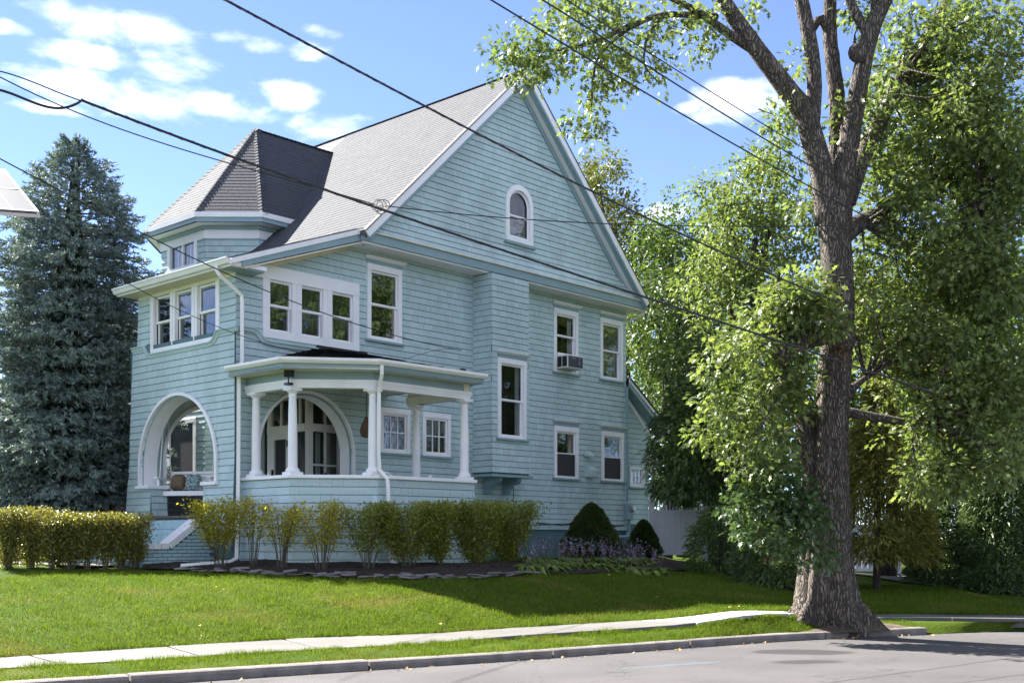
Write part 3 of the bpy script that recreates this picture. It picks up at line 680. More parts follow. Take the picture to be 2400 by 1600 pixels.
# arches: outer bead, recessed reveal, lining
def arch_trim(F, xc, r, zc, z0, depth, bead=.055, n=0., rz=None, foot=None):
    rz = rz or r; K = 40
    path = [(xc - r, z0)] + [(xc - r * math.cos(math.pi * i / K), zc + rz * math.sin(math.pi * i / K)) for i in range(K + 1)] + [(xc + r, z0)]
    def ring(d):
        k = (r - d) / r; kz = (rz - d) / rz
        return [(xc + (x - xc) * k, zc + (z - zc) * kz if z > zc else z) for x, z in path]
    def sweep(ra, na, rb, nb, mb):
        A, B = ring(ra), ring(rb)
        for i in range(len(A) - 1): mb.quad(fp(F, *A[i], na), fp(F, *A[i+1], na), fp(F, *B[i+1], nb), fp(F, *B[i], nb))
    b = MB(); sweep(-bead, n + .0, -bead, n + .05, b); sweep(-bead, n + .05, .005, n + .05, b); sweep(.005, n + .05, .005, n - .03, b)
    o = b.build('arch_bead', m_white, house)
    b = MB(); sweep(.0, n - .03, .05, n - .03, b); sweep(.05, n - .03, .05, n - .0305, b); sweep(.0, n+.02, .006, n-.04, b); b.build('arch_recess', m_teal, house)
    b = MB(); sweep(.05, n - .03, .052, n - depth, b); sweep(.052, n - depth, -.03, n - depth, b); b.build('arch_lining', m_white, house)
arch_trim(FF, 1.965, 1.385, 2.95, 2.57, .34, n=.05)
arch_trim(FS, 1.675, 1.155, 3.22, 1.93, .34, n=.0, bead=.045)
arch_trim(FL, 1.675, 1.155, 3.22, 2.55, .2, n=.0, bead=.04)
# little sills at the arch feet, stub walls below them
for (a, b, c) in ((2.93, 3.46, 1), (.50, 1.02, 0)): MB().fbox(FF, a, b, 2.50, 2.57, -.36, .14).build('arch_sill', m_white, house, bevel=.008)
for (a, b, s) in ((2.95, 3.45, 1), (.55, 1.0, -1)):
    p = MB().fbox(FF, a, b, 1.6, 2.50, -.34, .05).build('pier', m_wall, house)
    xf = a if s > 0 else b; FP = frame((-.06, xf, 0), UX, UZ, (0, -1 if s > 0 else 1, 0))
    add_field(p, FP, shingle_pieces(FP, (1.93, 2.50), .0, .36, (), None), lambda z: (2.5 - z) * .06)

# ---------------------------------------------------------------- bay on the side wall, on brackets
bx0, bx1, bd = 6.40, 7.65, .60
FB = frame((0, -bd, 0), UX, UZ, (0, -1, 0)); FBl = frame((bx0, 0, 0), (0, -1, 0), UZ, (-1, 0, 0)); FBr = frame((bx1, 0, 0), (0, -1, 0), UZ, (1, 0, 0))
offB = lambda z: max(0., 3.7 - z) * .07
bw = (6.58, 7.55, 3.77, 5.60)
b = MB(); wall_cols(b, FB, bx0, bx1, 2.98, 7.5, [(bw[0]+.03, bw[1]-.03, bw[2]+.02, bw[3]-.03)], -.1, -.006, off=offB); wall_cols(b, FBl, 0, bd - .1, 2.98, 7.5, [], -.1, 0); wall_cols(b, FBr, 0, bd - .1, 2.98, 7.5, [], -.1, 0)
b.box(bx0, bx1, -bd + .0, 0, 2.94, 2.985)
bay = b.build('bay', m_wall, house)
loB = lambda z: bx0 - offB(z); hiB = lambda z: bx1 + offB(z)
add_field(bay, FB, shingle_pieces(FB, (2.97, 7.48), loB, hiB, [bw], None), offB)
add_field(bay, FBl, shingle_pieces(FBl, (2.97, 7.48), 0, lambda z: bd + offB(z), (), None, wr=(.07, .2)), offB)
add_field(bay, FBr, shingle_pieces(FBr, (2.97, 7.48), 0, lambda z: bd + offB(z), (), None), offB)
window(FB, *bw, cwt=.12, curtain=[(.82, 1.)], label='tall narrow window of the shingled bay', depth=.55, ex=.0)
MB().box(bx0 - .08, bx1 + .07, -bd - .07, 0, 2.88, 2.94).build('bay_floor', m_teal, house)
for xb in (6.78, 7.42):
    k = MB(); pr = [(0, 2.88), (-.52, 2.88), (-.52, 2.80), (-.44, 2.74), (-.30, 2.72), (-.22, 2.62), (-.16, 2.52), (0, 2.50)]
    k.slab([(xb - .06, y, z) for y, z in pr], (.12, 0, 0)); k.build('bracket', m_teal, house)

# ---------------------------------------------------------------- gable and main roof
XR, ZR = 7.60, 12.45; EL, ER, ZE = 2.66, 12.42, 7.71; YG, YR, YBK = -.30, -.60, 8.35
rl = (ZR - ZE) / (XR - EL); rr = (ZR - ZE) / (ER - XR)
roofz = lambda x: ZR - (XR - x) * rl if x < XR else ZR - (x - XR) * rr
FG = frame((0, YG, 0), UX, UZ, (0, -1, 0)); offG = lambda z: max(0., 8.25 - z) * .34
gtop = lambda x: roofz(x) - .34
gw = (7.16, 8.10, 8.42, 9.78); gxc = 7.63
garch = (gw[0], gw[1], gw[2], arch(gxc, .47, 9.33, .46))
b = MB(); wall_cols(b, FG, 3.0, 12.1, 7.74, gtop, [(gw[0]+.05, gw[1]-.05, gw[2]+.04, arch(gxc, .42, 9.31, .41))], -.14, -.02, off=offG)
gable = b.build('gable_wall', m_wall, house)
add_field(gable, FG, shingle_pieces(FG, (7.74, 12.3), lambda z: XR - (ZR - .36 - z) / rl, lambda z: XR + (ZR - .36 - z) / rr, [garch], gtop), offG)
# arched gable window
def arch_window():
    F = FG; K = 24; ro, ri = .47, .36; z0, zc = 8.42, 9.33; zi = 9.30
    def outline(r, zb, c, rz): return [(gxc - r, zb)] + [(gxc - r * math.cos(math.pi * i / K), c + rz * math.sin(math.pi * i / K)) for i in range(K + 1)] + [(gxc + r, zb)]
    A, B = outline(ro, z0, zc, .46), outline(ri, z0 + .12, zi, .36); b = MB()
    for i in range(len(A) - 1):
        b.quad(fp(F, *A[i], .05), fp(F, *A[i+1], .05), fp(F, *B[i+1], .05), fp(F, *B[i], .05)); b.quad(fp(F, *A[i], .0), fp(F, *A[i+1], .0), fp(F, *A[i+1], .05), fp(F, *A[i], .05)); b.quad(fp(F, *B[i], .05), fp(F, *B[i+1], .05), fp(F, *B[i+1], -.06), fp(F, *B[i], -.06))
    b.fbox(F, gxc - ro, gxc + ro, z0, z0 + .12, -.05, .048)
    w = b.build('window', m_white, house); w['label'] = 'round-headed attic window high in the gable'
    C = outline(.315, z0 + .16, zi, .315); s = MB()
    for i in range(len(B) - 1): s.quad(fp(F, *B[i], -.02), fp(F, *B[i+1], -.02), fp(F, *C[i+1], -.02), fp(F, *C[i], -.02))
    s.fbox(F, gxc - .35, gxc + .35, z0 + .12, z0 + .17, -.06, -.02).fbox(F, gxc - .34, gxc + .34, 9.03, 9.075, -.06, -.015).build('sash', m_white, w)
    MB().fbox(F, gxc - .34, gxc + .34, z0 + .16, 9.03, -.05, -.044).build('pane', m_glass, w)
    p = MB(); pts = [(x, z) for x, z in outline(.34, 9.07, zi, .34)]; p.quad(*[fp(F, x, z, -.04) for x, z in pts]); p.build('pane', m_glass, w)
    r = MB(); r.fbox(F, gxc - .8, gxc + .8, z0 - .1, 10.2, -1.0, -.95); r.fbox(F, gxc - .8, gxc - .6, z0 - .1, 10.2, -.95, -.13).fbox(F, gxc + .6, gxc + .8, z0 - .1, 10.2, -.95, -.13).fbox(F, gxc - .6, gxc + .6, z0 - .3, z0, -.95, -.13); r.build('room_lining', m_room, w)
    MB().fbox(F, gxc - .53, gxc + .53, z0 - .06, z0, -.02, .09).build('sill', m_teal, w)
    c = MB()
    c.fbox(F, gxc - .33, gxc - .2, z0 + .17, 9.5, -.16, -.14); c.build('curtain', m_curt, w)
arch_window()
# roof body: two slopes as slabs, felt colour below the tabs
def roof_slab(name, pts, t=.09, m=m_roofb): return MB().slab(pts, (0, 0, -t)).build(name, m, house)
YL1 = 3.80
roof = roof_slab('roof', [(EL, YR, ZE), (XR, YR, ZR), (XR, YBK, ZR), (EL, YBK, ZE)])
roof_slab('roof_back', [(XR, YR, ZR), (ER + .05, YR, ZE - .05 * rr), (ER + .05, YBK, ZE - .05 * rr), (XR, YBK, ZR)], m=m_roof)
sx0 = -.40; low_roof = roof_slab('low_roof', [(sx0, -.42, shed(sx0)), (2.78, -.42, shed(2.78)), (2.78, YL1, shed(2.78)), (sx0, YL1, shed(sx0))], .07)
wb = MB(); wb.slab([(12.22, 0, .8), (12.22, YBK - .4, .8), (12.22, YBK - .4, 7.6), (12.22, 0, 7.6)], (-.15, 0, 0)); wb.slab([(2.95, YBK - .4, .8), (12.2, YBK - .4, .8), (12.2, YBK - .4, 7.6), (7.6, YBK - .4, 12.2), (2.95, YBK - .4, 7.6)], (0, .15, 0)); wb.build('rear_wall', m_sh, house)
# gable-end overhang: bargeboards, soffit strips, frieze
def rake(xa, za, xb, zb, side):
    d = V3(xb - xa, 0, zb - za); L = np.linalg.norm(d); d /= L; up = V3(-d[2], 0, d[0]);  up = up if up[2] > 0 else -up
    A = V3(xa, 0, za); B = V3(xb, 0, zb)
    def bd(name, y0, y1, dn0, dn1, m): MB().beam(A + V3(0, y0, 0) - up * dn1, B + V3(0, y0, 0) - up * dn1, (0, y1 - y0, 0), up * (dn1 - dn0)).build(name, m, house)
    bd('bargeboard', YR - .03, YR + .02, .01, .155, m_white); bd('barge_moulding', YR - .02, YR + .05, .155, .20, m_teal)
    bd('rake_soffit', YR + .05, YG + .02, .17, .20, m_white); bd('rake_moulding', YR + .05, YR + .10, .19, .225, m_teal); bd('rake_frieze', YG - .05, YG + .03, .20, .31, m_teal)
    bd('rake_drip', YR - .045, YR + .1, -.012, .012, m_roofb)
rake(EL, ZE, XR, ZR, -1); rake(ER, ZE, XR, ZR, 1)
# eave fascia across the gable foot with its soffit
f = MB(); f.box(EL + .0, ER + .06, -.52, -.47, 7.54, 7.72); f.build('eave_fascia', m_teal, house)
MB().box(EL - .02, ER + .08, -.56, -.44, 7.72, 7.745).build('eave_drip', m_cream, house)
MB().box(2.72, ER + .02, -.47, .02, 7.50, 7.54).build('eave_soffit', m_white, house)
MB().box(12.24, ER + .05, -.47, 2.5, 7.49, 7.54).build('eave_soffit', m_white, house)
MB().box(ER + .0, ER + .12, -.55, 8, 7.56, 7.66).build('gutter', m_gut, house)
# low roof edge: white rake board and teal board below, cream blocks under it
A0, A1 = (sx0, -.45, shed(sx0)), (EL + .05, -.45, shed(EL + .05))
MB().beam((A0[0], -.46, A0[2] - .12), (A1[0], -.46, A1[2] - .12), (0, .05, 0), (0, 0, .10)).build('low_bargeboard', m_white, house)
MB().beam((A0[0]+.25, -.44, A0[2] - .13), (A1[0], -.44, A1[2] - .26), (0, .05, 0), (0, 0, .14)).build('low_rake_board', m_teal, house)
MB().beam((A0[0]+.3, -.43, shed(-.1) - .27), (A1[0], -.43, A1[2] - .31), (0, .45, 0), (0, 0, .03)).build('low_rake_soffit', m_cream, house)
MB().beam((.15, -.03, shed(.15) - .36), (2.72, -.03, shed(2.72) - .36), (0, .05, 0), (0, 0, .09)).build('low_frieze', m_cream, house)
# front gutter and soffit
g = MB(); gy0, gy1 = -.44, 3.72; zt_ = shed(sx0) - .005
pr = [(-.40, zt_ - .13), (-.47, zt_ - .11), (-.50, zt_ - .04), (-.52, zt_ - .03), (-.52, zt_), (-.50, zt_), (-.48, zt_ - .03), (-.40, zt_ - .03)]
g.slab([(x, gy0, z) for x, z in pr], (0, gy1 - gy0, 0)); g.build('gutter', m_gut, house)
MB().box(-.40, -.365, gy0 + .03, gy1 - .02, zt_ - .15, zt_ - .02).build('fascia', m_white, house)
MB().box(-.365, .0, gy0 + .05, gy1 - .05, zt_ - .145, zt_ - .12).build('soffit', m_cream, house)
MB().box(-.07, -.03, .0, 3.5, 6.595, zt_ - .14).build('soffit_moulding', m_teal, house)
# flat eave return at the gutter corner
MB().box(-.36, .42, -.40, -.02, zt_ - .12, zt_ - .04).build('eave_return', m_white, house); MB().box(-.34, .38, -.38, -.02, zt_ - .155, zt_ - .12).build('eave_return_foot', m_teal, house)

# ---------------------------------------------------------------- turret
DE = 8.90; yc = 5.60
EV = [(1.98, 6.70), (1.98, 4.52), (3.02, 3.42), (3.95, 3.42)]; EVl = [(1.98, 6.70), (3.02, 7.80), (3.95, 7.80)]
WV = [(2.36, 6.62), (2.36, 4.72), (3.22, 3.82), (4.6, 3.82)]; WVl = [(2.36, 6.62), (3.22, 7.48), (4.6, 7.48)]
def seg_frame(a, b):
    d = V3(b[0]-a[0], b[1]-a[1], 0); L = np.linalg.norm(d); d /= L; n = V3(-d[1], d[0], 0); c = V3(5, 5.6, 0) - V3(a[0], a[1], 0)
    if np.dot(n, c) > 0: n = -n
    return frame((a[0], a[1], 0), d, UZ, n), L
dw_ = (.32, 1.58, 7.85, 8.52)      # window on the front face, measured from its left end
b = MB()
for k, (a, c) in enumerate(list(zip(WV[:-1], WV[1:])) + list(zip(WVl[:-1], WVl[1:]))):
    F, L = seg_frame(a, c); hs = [(dw_[0]+.04, dw_[1]-.04, dw_[2]+.03, dw_[3]-.02), (.35, 1.5, 2.35, 4.25)] if k == 0 else ([(.3, 1.0, 2.35, 4.25)] if k == 1 else [])
    wall_cols(b, F, 0, L, .9, 8.72, hs, -.14, 0)
turret = b.build('turret', m_wall, house)
for k, (a, c) in enumerate(zip(WV[:-1], WV[1:])):
    F, L = seg_frame(a, c); hs = [dw_] if k == 0 else []
    add_field(turret, F, shingle_pieces(F, (6.6, 8.42), 0, L, hs, None, wr=(.08, .22)))
    if k < 2: add_field(turret, F, shingle_pieces(F, (1.95, 4.6), 0, L, [(.30, 1.55, 2.3, 4.3)] if k == 0 else [(.25, 1.05, 2.3, 4.3)], None))
    MB().fbox(F, -.015, L + .015, 8.42, 8.62, -.02, .03).build('turret_frieze', m_white, house); MB().fbox(F, -.05, L + .05, 8.62, 8.72, -.02, .10).build('turret_moulding', m_teal, house)
F0, L0 = seg_frame(WV[0], WV[1])
w = MB(); w.fbox(F0, dw_[0], dw_[0]+.12, dw_[2]+.06, dw_[3], -.05, .04).fbox(F0, dw_[1]-.10, dw_[1], dw_[2]+.06, dw_[3], -.05, .04).fbox(F0, dw_[0], dw_[1], dw_[2], dw_[2]+.06, -.05, .045).fbox(F0, .93, .99, dw_[2]+.06, dw_[3]-.05, -.05, .02).fbox(F0, dw_[0]+.12, dw_[1]-.10, dw_[3]-.05, dw_[3], -.05, .035)
w = w.build('window', m_white, house); w['label'] = 'small two-light window of the turret'
for a, c in ((dw_[0]+.12, .93), (.99, dw_[1]-.10)):
    MB().fbox(F0, a, c, dw_[2]+.06, dw_[3]-.05, -.03, -.024).build('pane', m_glass, w)
    MB().fbox(F0, a+.24, a+.262, dw_[2]+.06, dw_[3]-.05, -.045, -.032).build('glazing_bar', m_white, w)
r = MB(); r.fbox(F0, .1, 1.8, 7.6, 8.7, -1., -.95).fbox(F0, .1, .3, 7.6, 8.7, -.95, -.15).fbox(F0, 1.6, 1.8, 7.6, 8.7, -.95, -.15); r.build('room_lining', m_room, w)
MB().fbox(F0, dw_[0]-.05, dw_[1]+.05, dw_[2]-.07, dw_[2], -.02, .07).build('sill', m_teal, w)
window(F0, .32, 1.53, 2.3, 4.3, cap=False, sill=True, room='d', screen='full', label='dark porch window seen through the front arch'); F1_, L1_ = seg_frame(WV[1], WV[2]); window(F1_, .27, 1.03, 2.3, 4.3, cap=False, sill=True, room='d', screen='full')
# turret eave: gutter board, fascia, soffit
for a, c in list(zip(EV[:-1], EV[1:])) + list(zip(EVl[:-1], EVl[1:])):
    F, L = seg_frame(a, c); e = .02
    MB().fbox(F, -e, L + e, DE - .10, DE + .015, -.05, .035).build('turret_gutter', m_gut, house); MB().fbox(F, -e*.5, L + e*.5, DE - .20, DE - .10, -.05, .005).build('turret_fascia', m_teal, house)
so_ = [(x, y, DE - .20) for x, y in [EV[3], EV[2], EV[1], EV[0], EVl[1], EVl[2]]]
MB().slab(so_, (0, 0, .03)).build('turret_soffit', m_white, house)
PK = V3(4.39, yc, 11.68); QK = V3(XR - (ZR - 11.68) / rl + .1, yc, 11.68)
def facet(pts, name, m=m_roofb):
    return MB().slab(pts, (0, 0, -.05)).build(name, m, house)
e3 = lambda p: (p[0], p[1], DE)
m0x = EL + (DE - ZE) / rl + .25
tf = [('turret_roof', [e3(EV[0]), e3(EV[1]), tuple(PK)]), ('turret_roof', [e3(EV[1]), e3(EV[2]), tuple(PK)]), ('turret_roof', [e3(EV[2]), (m0x, EV[3][1], DE), tuple(QK), tuple(PK)]),
      ('turret_roof', [e3(EVl[1]), e3(EVl[0]), tuple(PK)]), ('turret_roof', [(m0x, EVl[2][1], DE), e3(EVl[1]), tuple(PK), tuple(QK)])]
tro = []
for nm, pts in tf: tro.append(facet(pts, nm))
# roof tabs
def slope_field(part, A, B, up_to, lo, hi, length, expo=.135, wr=(.295, .31), kind='roof_shingle', holes=(), n=.004):
    """A->B is the lower edge; up_to a point up the slope"""
    A, B, C = V3(*A), V3(*B), V3(*up_to); u = (B - A) / np.linalg.norm(B - A); v = C - A; v -= u * np.dot(u, v); v /= np.linalg.norm(v); nn = np.cross(u, v); nn = nn if nn[2] > 0 else -nn
    F = (A + nn * n, u, v, nn); add_field(part, F, shingle_pieces(F, (0, length), lo, hi, holes, None, expo, wr, gap=.002), None, kind)
    return F
Lm = math.hypot(XR - EL, ZR - ZE); Wm = YBK - YR
# main front slope, leaving out what the turret roof covers
slope_field(roof, (EL, YR, ZE), (EL, YBK, ZE), (XR, YR, ZR), 0, 5.9 - YR, Lm, wr=(.16, .31))
Ls = math.hypot(2.78 - sx0, shed(2.78) - shed(sx0))
slope_field(low_roof, (sx0, -.42, shed(sx0)), (sx0, YL1, shed(sx0)), (2.78, -.42, shed(2.78)), 0, YL1 + .42, Ls - .12, wr=(.16, .31))
def tri_field(part, a, b, c, d=None, ext=0.):
    a, b, c = V3(*a), V3(*b), V3(*c); W = np.linalg.norm(b - a); u = (b - a) / W; cu = np.dot(c - a, u); h = np.linalg.norm((c - a) - u * cu)
    if d is None: lo = lambda z: cu * z / h; hi = lambda z: W + (cu - W) * z / h
    else:
        du = np.dot(V3(*d) - a, u); lo = lambda z: cu * z / h; hi = lambda z: W + (du - W) * z / h
    slope_field(part, a, b, c, lo, hi, h, wr=(.16, .31), n=.003)
tri_field(tro[0], e3(EV[0]), e3(EV[1]), PK); tri_field(tro[1], e3(EV[1]), e3(EV[2]), PK); tri_field(tro[2], e3(EV[2]), (m0x, EV[3][1], DE), PK, QK)
# hip and ridge caps
def caps(name, A, B, w=.15, n=None, up=(0, 0, 1), lift=.012):
    A, B = V3(*A), V3(*B); L = np.linalg.norm(B - A); k = max(2, int(L / .13)); d = (B - A) / L; s = np.cross(d, up); s /= np.linalg.norm(s); u = np.cross(s, d); m = MB()
    for i in range(k):
        a = A + d * (L * i / k); b_ = A + d * (L * (i + 1) / k + .03); t = .016
        P = lambda p, x, h: p + s * x + u * h
        for sg in (1, -1): m.hexa([P(a, 0, lift + t), P(b_, 0, lift), P(b_, sg * w, lift - w * .5), P(a, sg * w, lift - w * .5 + t), P(a, 0, lift + t + .008), P(b_, 0, lift + .008), P(b_, sg * w, lift - w * .5 + .008), P(a, sg * w, lift - w * .5 + t + .008)])
    tag(m.build(name, m_roof, house), kind='stuff')
caps('hip_caps', e3(EV[1]), PK, .13); caps('hip_caps', e3(EV[2]), PK, .13); caps('hip_caps', e3(EV[0]), PK, .12); caps('ridge_caps', PK, QK, .09, lift=.006); caps('ridge_caps', (XR, YR, ZR), (XR, YBK, ZR), .09, lift=.006)

# ---------------------------------------------------------------- rear lean-to
FLT = frame((0, .2, 0), UX, UZ, (0, -1, 0)); ltop = lambda x: 5.50 - (x - 12.3) * .66
lw_ = (12.62, 13.3, 2.88, 3.42)
b = MB(); wall_cols(b, FLT, 12.22, 13.50, 1.85, ltop, [(lw_[0]+.03, lw_[1]-.03, lw_[2]+.02, lw_[3]-.03)], -.1, 0); b.box(13.4, 13.5, .3, 3, 1.85, 4.6); lt = b.build('lean_to', m_wall, house)
add_field(lt, FLT, shingle_pieces(FLT, (1.86, 5.6), 12.24, 13.50, [lw_], lambda x: ltop(x) - .0))
window(FLT, *lw_, mun=(3, 2), cap=False, cw=.06, cwt=.06)
MB().box(12.25, 13.45, .22, 3, .7, 1.85).build('lean_to_foundation', m_brickd, house)
A, B = V3(12.25, -.12, ltop(12.25) + .22), V3(14.0, -.12, ltop(14.0) + .22)
MB().beam(A - V3(0, 0, .13), B - V3(0, 0, .13), (0, .04, 0), (0, 0, .12)).build('lean_to_bargeboard', m_white, house); MB().beam(A + V3(0, .02, -.24), B + V3(-.1, .02, -.24), (0, .04, 0), (0, 0, .11)).build('lean_to_fascia', m_teal, house)
MB().beam(A + V3(0, .06, -.25), B + V3(-.1, .06, -.25), (0, .28, 0), (0, 0, .03)).build('lean_to_soffit', m_teal, house); MB().beam(A + V3(0, .29, -.34), B + V3(-.42, .29, -.34), (0, .04, 0), (0, 0, .11)).build('lean_to_frieze', m_white, house)
MB().slab([A + V3(0, -.03, 0), B + V3(.02, -.03, 0), B + V3(.02, 3.2, 0), A + V3(0, 3.2, 0)], (0, 0, -.04)).build('lean_to_roof', m_roof, house)
MB().box(13.92, 14.06, -.15, 3, ltop(14.) + .02, ltop(14.) + .12).build('gutter', m_gut, house)

# ---------------------------------------------------------------- side porch with columns
PP = [(.13, 0.0), (.16, -1.47), (1.33, -2.53), (3.78, -2.60)]           # outline at the rail
ctr = V3(2, -.8, 0)
def pseg(a, b):
    d = V3(b[0]-a[0], b[1]-a[1], 0); L = np.linalg.norm(d); d /= L; n = V3(-d[1], d[0], 0)
    if np.dot(n, V3(a[0], a[1], 0) - ctr) < 0: n = -n
    return frame((a[0], a[1], 0), d, UZ, n), L
porch = MB().slab([(x, y, 1.82) for x, y in [PP[0], PP[1], PP[2], PP[3], (3.78, 0)]], (0, 0, .1)).build('porch', m_floor, house); porch['label'] = 'open side porch with white columns'
offP = lambda z: max(0., 2.56 - z) * .035
for i in range(3):
    F, L = pseg(PP[i], PP[i+1])
    sk = MB(); wall_cols(sk, F, 0, L, .75, 2.56, [], -.12, -.002, off=offP); sk = sk.build('porch_skirt', m_wall, house)
    ex = (.0 if i == 0 else .02, .02)
    add_field(sk, F, shingle_pieces(F, (.93, 2.56), lambda z, e=ex: -e[0] - offP(z) * .4 * (e[0] > 0), lambda z, L=L: L + offP(z) * .45, (), None, .148, (.13, .34)), offP)
    MB().fbox(F, -.0, L + .02, .78, .93, -.1, .07).build('skirt_board', m_sh, house)
    MB().fbox(F, -.01 if i else .0, L + .035, 2.565, 2.63, -.16, .06).build('rail_cap', m_white, porch, bevel=.008)
F, L = pseg((3.78, -2.60), (3.78, 0)); sk = MB(); wall_cols(sk, F, 0, L, .75, 2.0, [], -.12, -.002); sk.build('porch_skirt', m_sh, house)
# columns
def column(x, y, z0, z1, name='column', r=.082):
    h = z1 - z0
    b = MB(); b.box(x-.135, x+.135, y-.135, y+.135, z0, z0+.055)
    b.lathe((x, y, z0), [(.13, .055), (.135, .08), (.125, .105), (.10, .125), (r*1.08, .15), (r*1.06, .25), (r*1.04, h*.45), (r*.93, h*.75), (r*.84, h-.17), (r*.95, h-.165), (r*.95, h-.145), (r*.84, h-.14), (r*.86, h-.10), (.115, h-.06), (.12, h-.05)], 18)
    b.box(x-.125, x+.125, y-.125, y+.125, z1-.05, z1); o = b.build(name, m_white, porch); return o
CT = 4.22
for x, y in ((.26, -.28), (.27, -1.40), (1.33, -2.40), (3.62, -2.49)): column(x, y, 2.63, CT)
column(3.66, -1.05, 1.92, CT)
# entablature and eaves
BP = [(.20, .0), (.20, -1.44), (1.30, -2.47), (3.72, -2.54), (3.72, -.9)]
for i in range(4):
    F, L = pseg(BP[i], BP[i+1]); e = .02
    z1 = 4.36 if i < 3 else 4.36
    b = MB(); b.fbox(F, 0, L + e, CT, CT+.045, -.18, -.005).fbox(F, 0, L + e*1.4, CT+.045, CT+.09, -.18, .008).fbox(F, 0, L + e*2.2, CT+.09, CT+.135, -.18, .028).fbox(F, 0, L + e*2, CT+.135, CT+.15, -.18, .02)
    b.build('porch_beam', m_white, porch)
    if i < 3: MB().fbox(F, 0, L + e, CT+.15, 4.52, -.16, -.012).build('porch_frieze', m_teal, porch)
    else: MB().fbox(F, 0, L, CT+.15, 4.52, -.16, -.012).build('porch_frieze', m_cream, porch)
GP = [(-.18, -.02), (-.18, -1.70), (1.16, -2.76), (3.80, -2.84), (3.80, .0)]
for i in range(4):
    F, L = pseg(GP[i], GP[i+1]); e = .03
    MB().fbox(F, -.0, L + e*.5, 4.505, 4.60, -.06, .0).build('porch_fascia', m_teal, porch)
    if i < 3:
        pr = [(-.01, 4.60), (.05, 4.602), (.085, 4.64), (.095, 4.655), (.095, 4.70), (.075, 4.70), (.07, 4.66), (-.01, 4.665)]
        b = MB(); k = len(pr); b.v += [tuple(fp(F, -.04 * (i > 0) * (p[0] > 0) - p[0]*.35*(i > 0), p[1], p[0])) for p in pr] + [tuple(fp(F, L + p[0] * .4, p[1], p[0])) for p in pr]
        b.f += [(j, (j+1) % k, k + (j+1) % k, k + j) for j in range(k)] + [tuple(range(k)), tuple(range(2*k-1, k-1, -1))]; b.build('porch_gutter', m_gut, porch)
MB().slab([(x, y, 4.515) for x, y in GP], (0, 0, .03)).build('porch_soffit', m_cream, porch)
MB().box(3.60, 3.78, -1.3, -.9, CT, 4.5).build('beam_end', m_white, porch)
pk0, pk1 = (2.05, .02, 5.30), (2.95, .02, 5.32)
g3 = [(x, y, 4.68) for x, y in GP]
def rfac(pts): MB().slab(pts, (0, 0, -.03)).build('porch_roof', m_roofd, porch)
for pts in ([g3[0], g3[1], pk0], [g3[1], g3[2], pk1, pk0], [g3[2], g3[3], pk1], [g3[3], g3[4], pk1]): rfac(pts)
# torn curling shingles on the porch roof
def tabs(a, b, c, d, n):
    m = MB(); a, b, c, d = V3(*a), V3(*b), V3(*c), V3(*d)
    for i in range(n):
        s, t = random.random(), random.random(); p = (a*(1-s)+b*s)*(1-t) + (d*(1-s)+c*s)*t; u = (b-a); u /= np.linalg.norm(u); v = (d*(1-s)+c*s) - p; v /= (np.linalg.norm(v)+1e-6)
        w, l = random.uniform(.12, .32), random.uniform(.06, .12); h = random.uniform(.012, .035); p = p + V3(0, 0, .006)
        m.quad(p - u*w/2 - v*l + V3(0,0,h*random.uniform(.3,1)), p + u*w/2 - v*l + V3(0,0,h*random.uniform(.3,1)), p + u*w/2 + V3(0,0,.004), p - u*w/2 + V3(0,0,.004))
    tag(m.build('porch_roof_shingles', mat('old_shingle', (.12, .115, .13), .9, .4, 12, .5, 120, isl=.9), porch), kind='stuff')
tabs(g3[1], g3[2], pk1, pk0, 330); tabs(g3[2], g3[3], pk1, pk1, 260); tabs(g3[0], g3[1], pk0, pk0, 120)
MB().fbox(FS, 1.9, 3.2, 5.27, 5.36, .0, .05).build('flashing', m_black, porch)
# downspouts
def spout(name, pts, w=.075, d=.055, parent=house, m=m_gut):
    b = MB(); b.tube(pts, [w * .62] * len(pts), 4); return b.build(name, m, parent)
spout('downspout', [(-.46, -.05, 6.56), (-.46, -.05, 6.46), (-.42, -.08, 6.38), (-.1, -.12, 6.16), (.04, -.13, 6.05), (.05, -.13, 5.9), (.03, -.16, 4.8), (-.02, -.13, 4.68)])
spout('downspout', [(-.02, -.13, 4.52), (-.02, -.13, 4.0), (-.04, -.14, 2.6), (-.08, -.15, 1.3), (-.12, -.2, 1.08)])
spout('downspout', [(1.20, -2.80, 4.60), (1.22, -2.78, 4.45), (1.30, -2.62, 4.25), (1.33, -2.57, 4.12), (1.33, -2.56, 3.0), (1.34, -2.58, 2.72), (1.40, -2.72, 2.56), (1.40, -2.74, 2.4), (1.42, -2.80, 1.1), (1.44, -2.84, 1.0)])
spout('downspout', [(13.95, .0, ltop(14.) + .03), (13.9, .05, 4.25), (13.6, .1, 4.1), (13.55, .1, 3.95), (13.55, .1, 2.0), (13.7, -.1, 1.7), (13.9, -.4, 1.5)], m=m_gut)
spout('downspout', [(12.46, -.5, 7.58), (12.46, -.4, 7.45), (12.36, -.06, 7.30), (12.27, .05, 7.25)], w=.05)
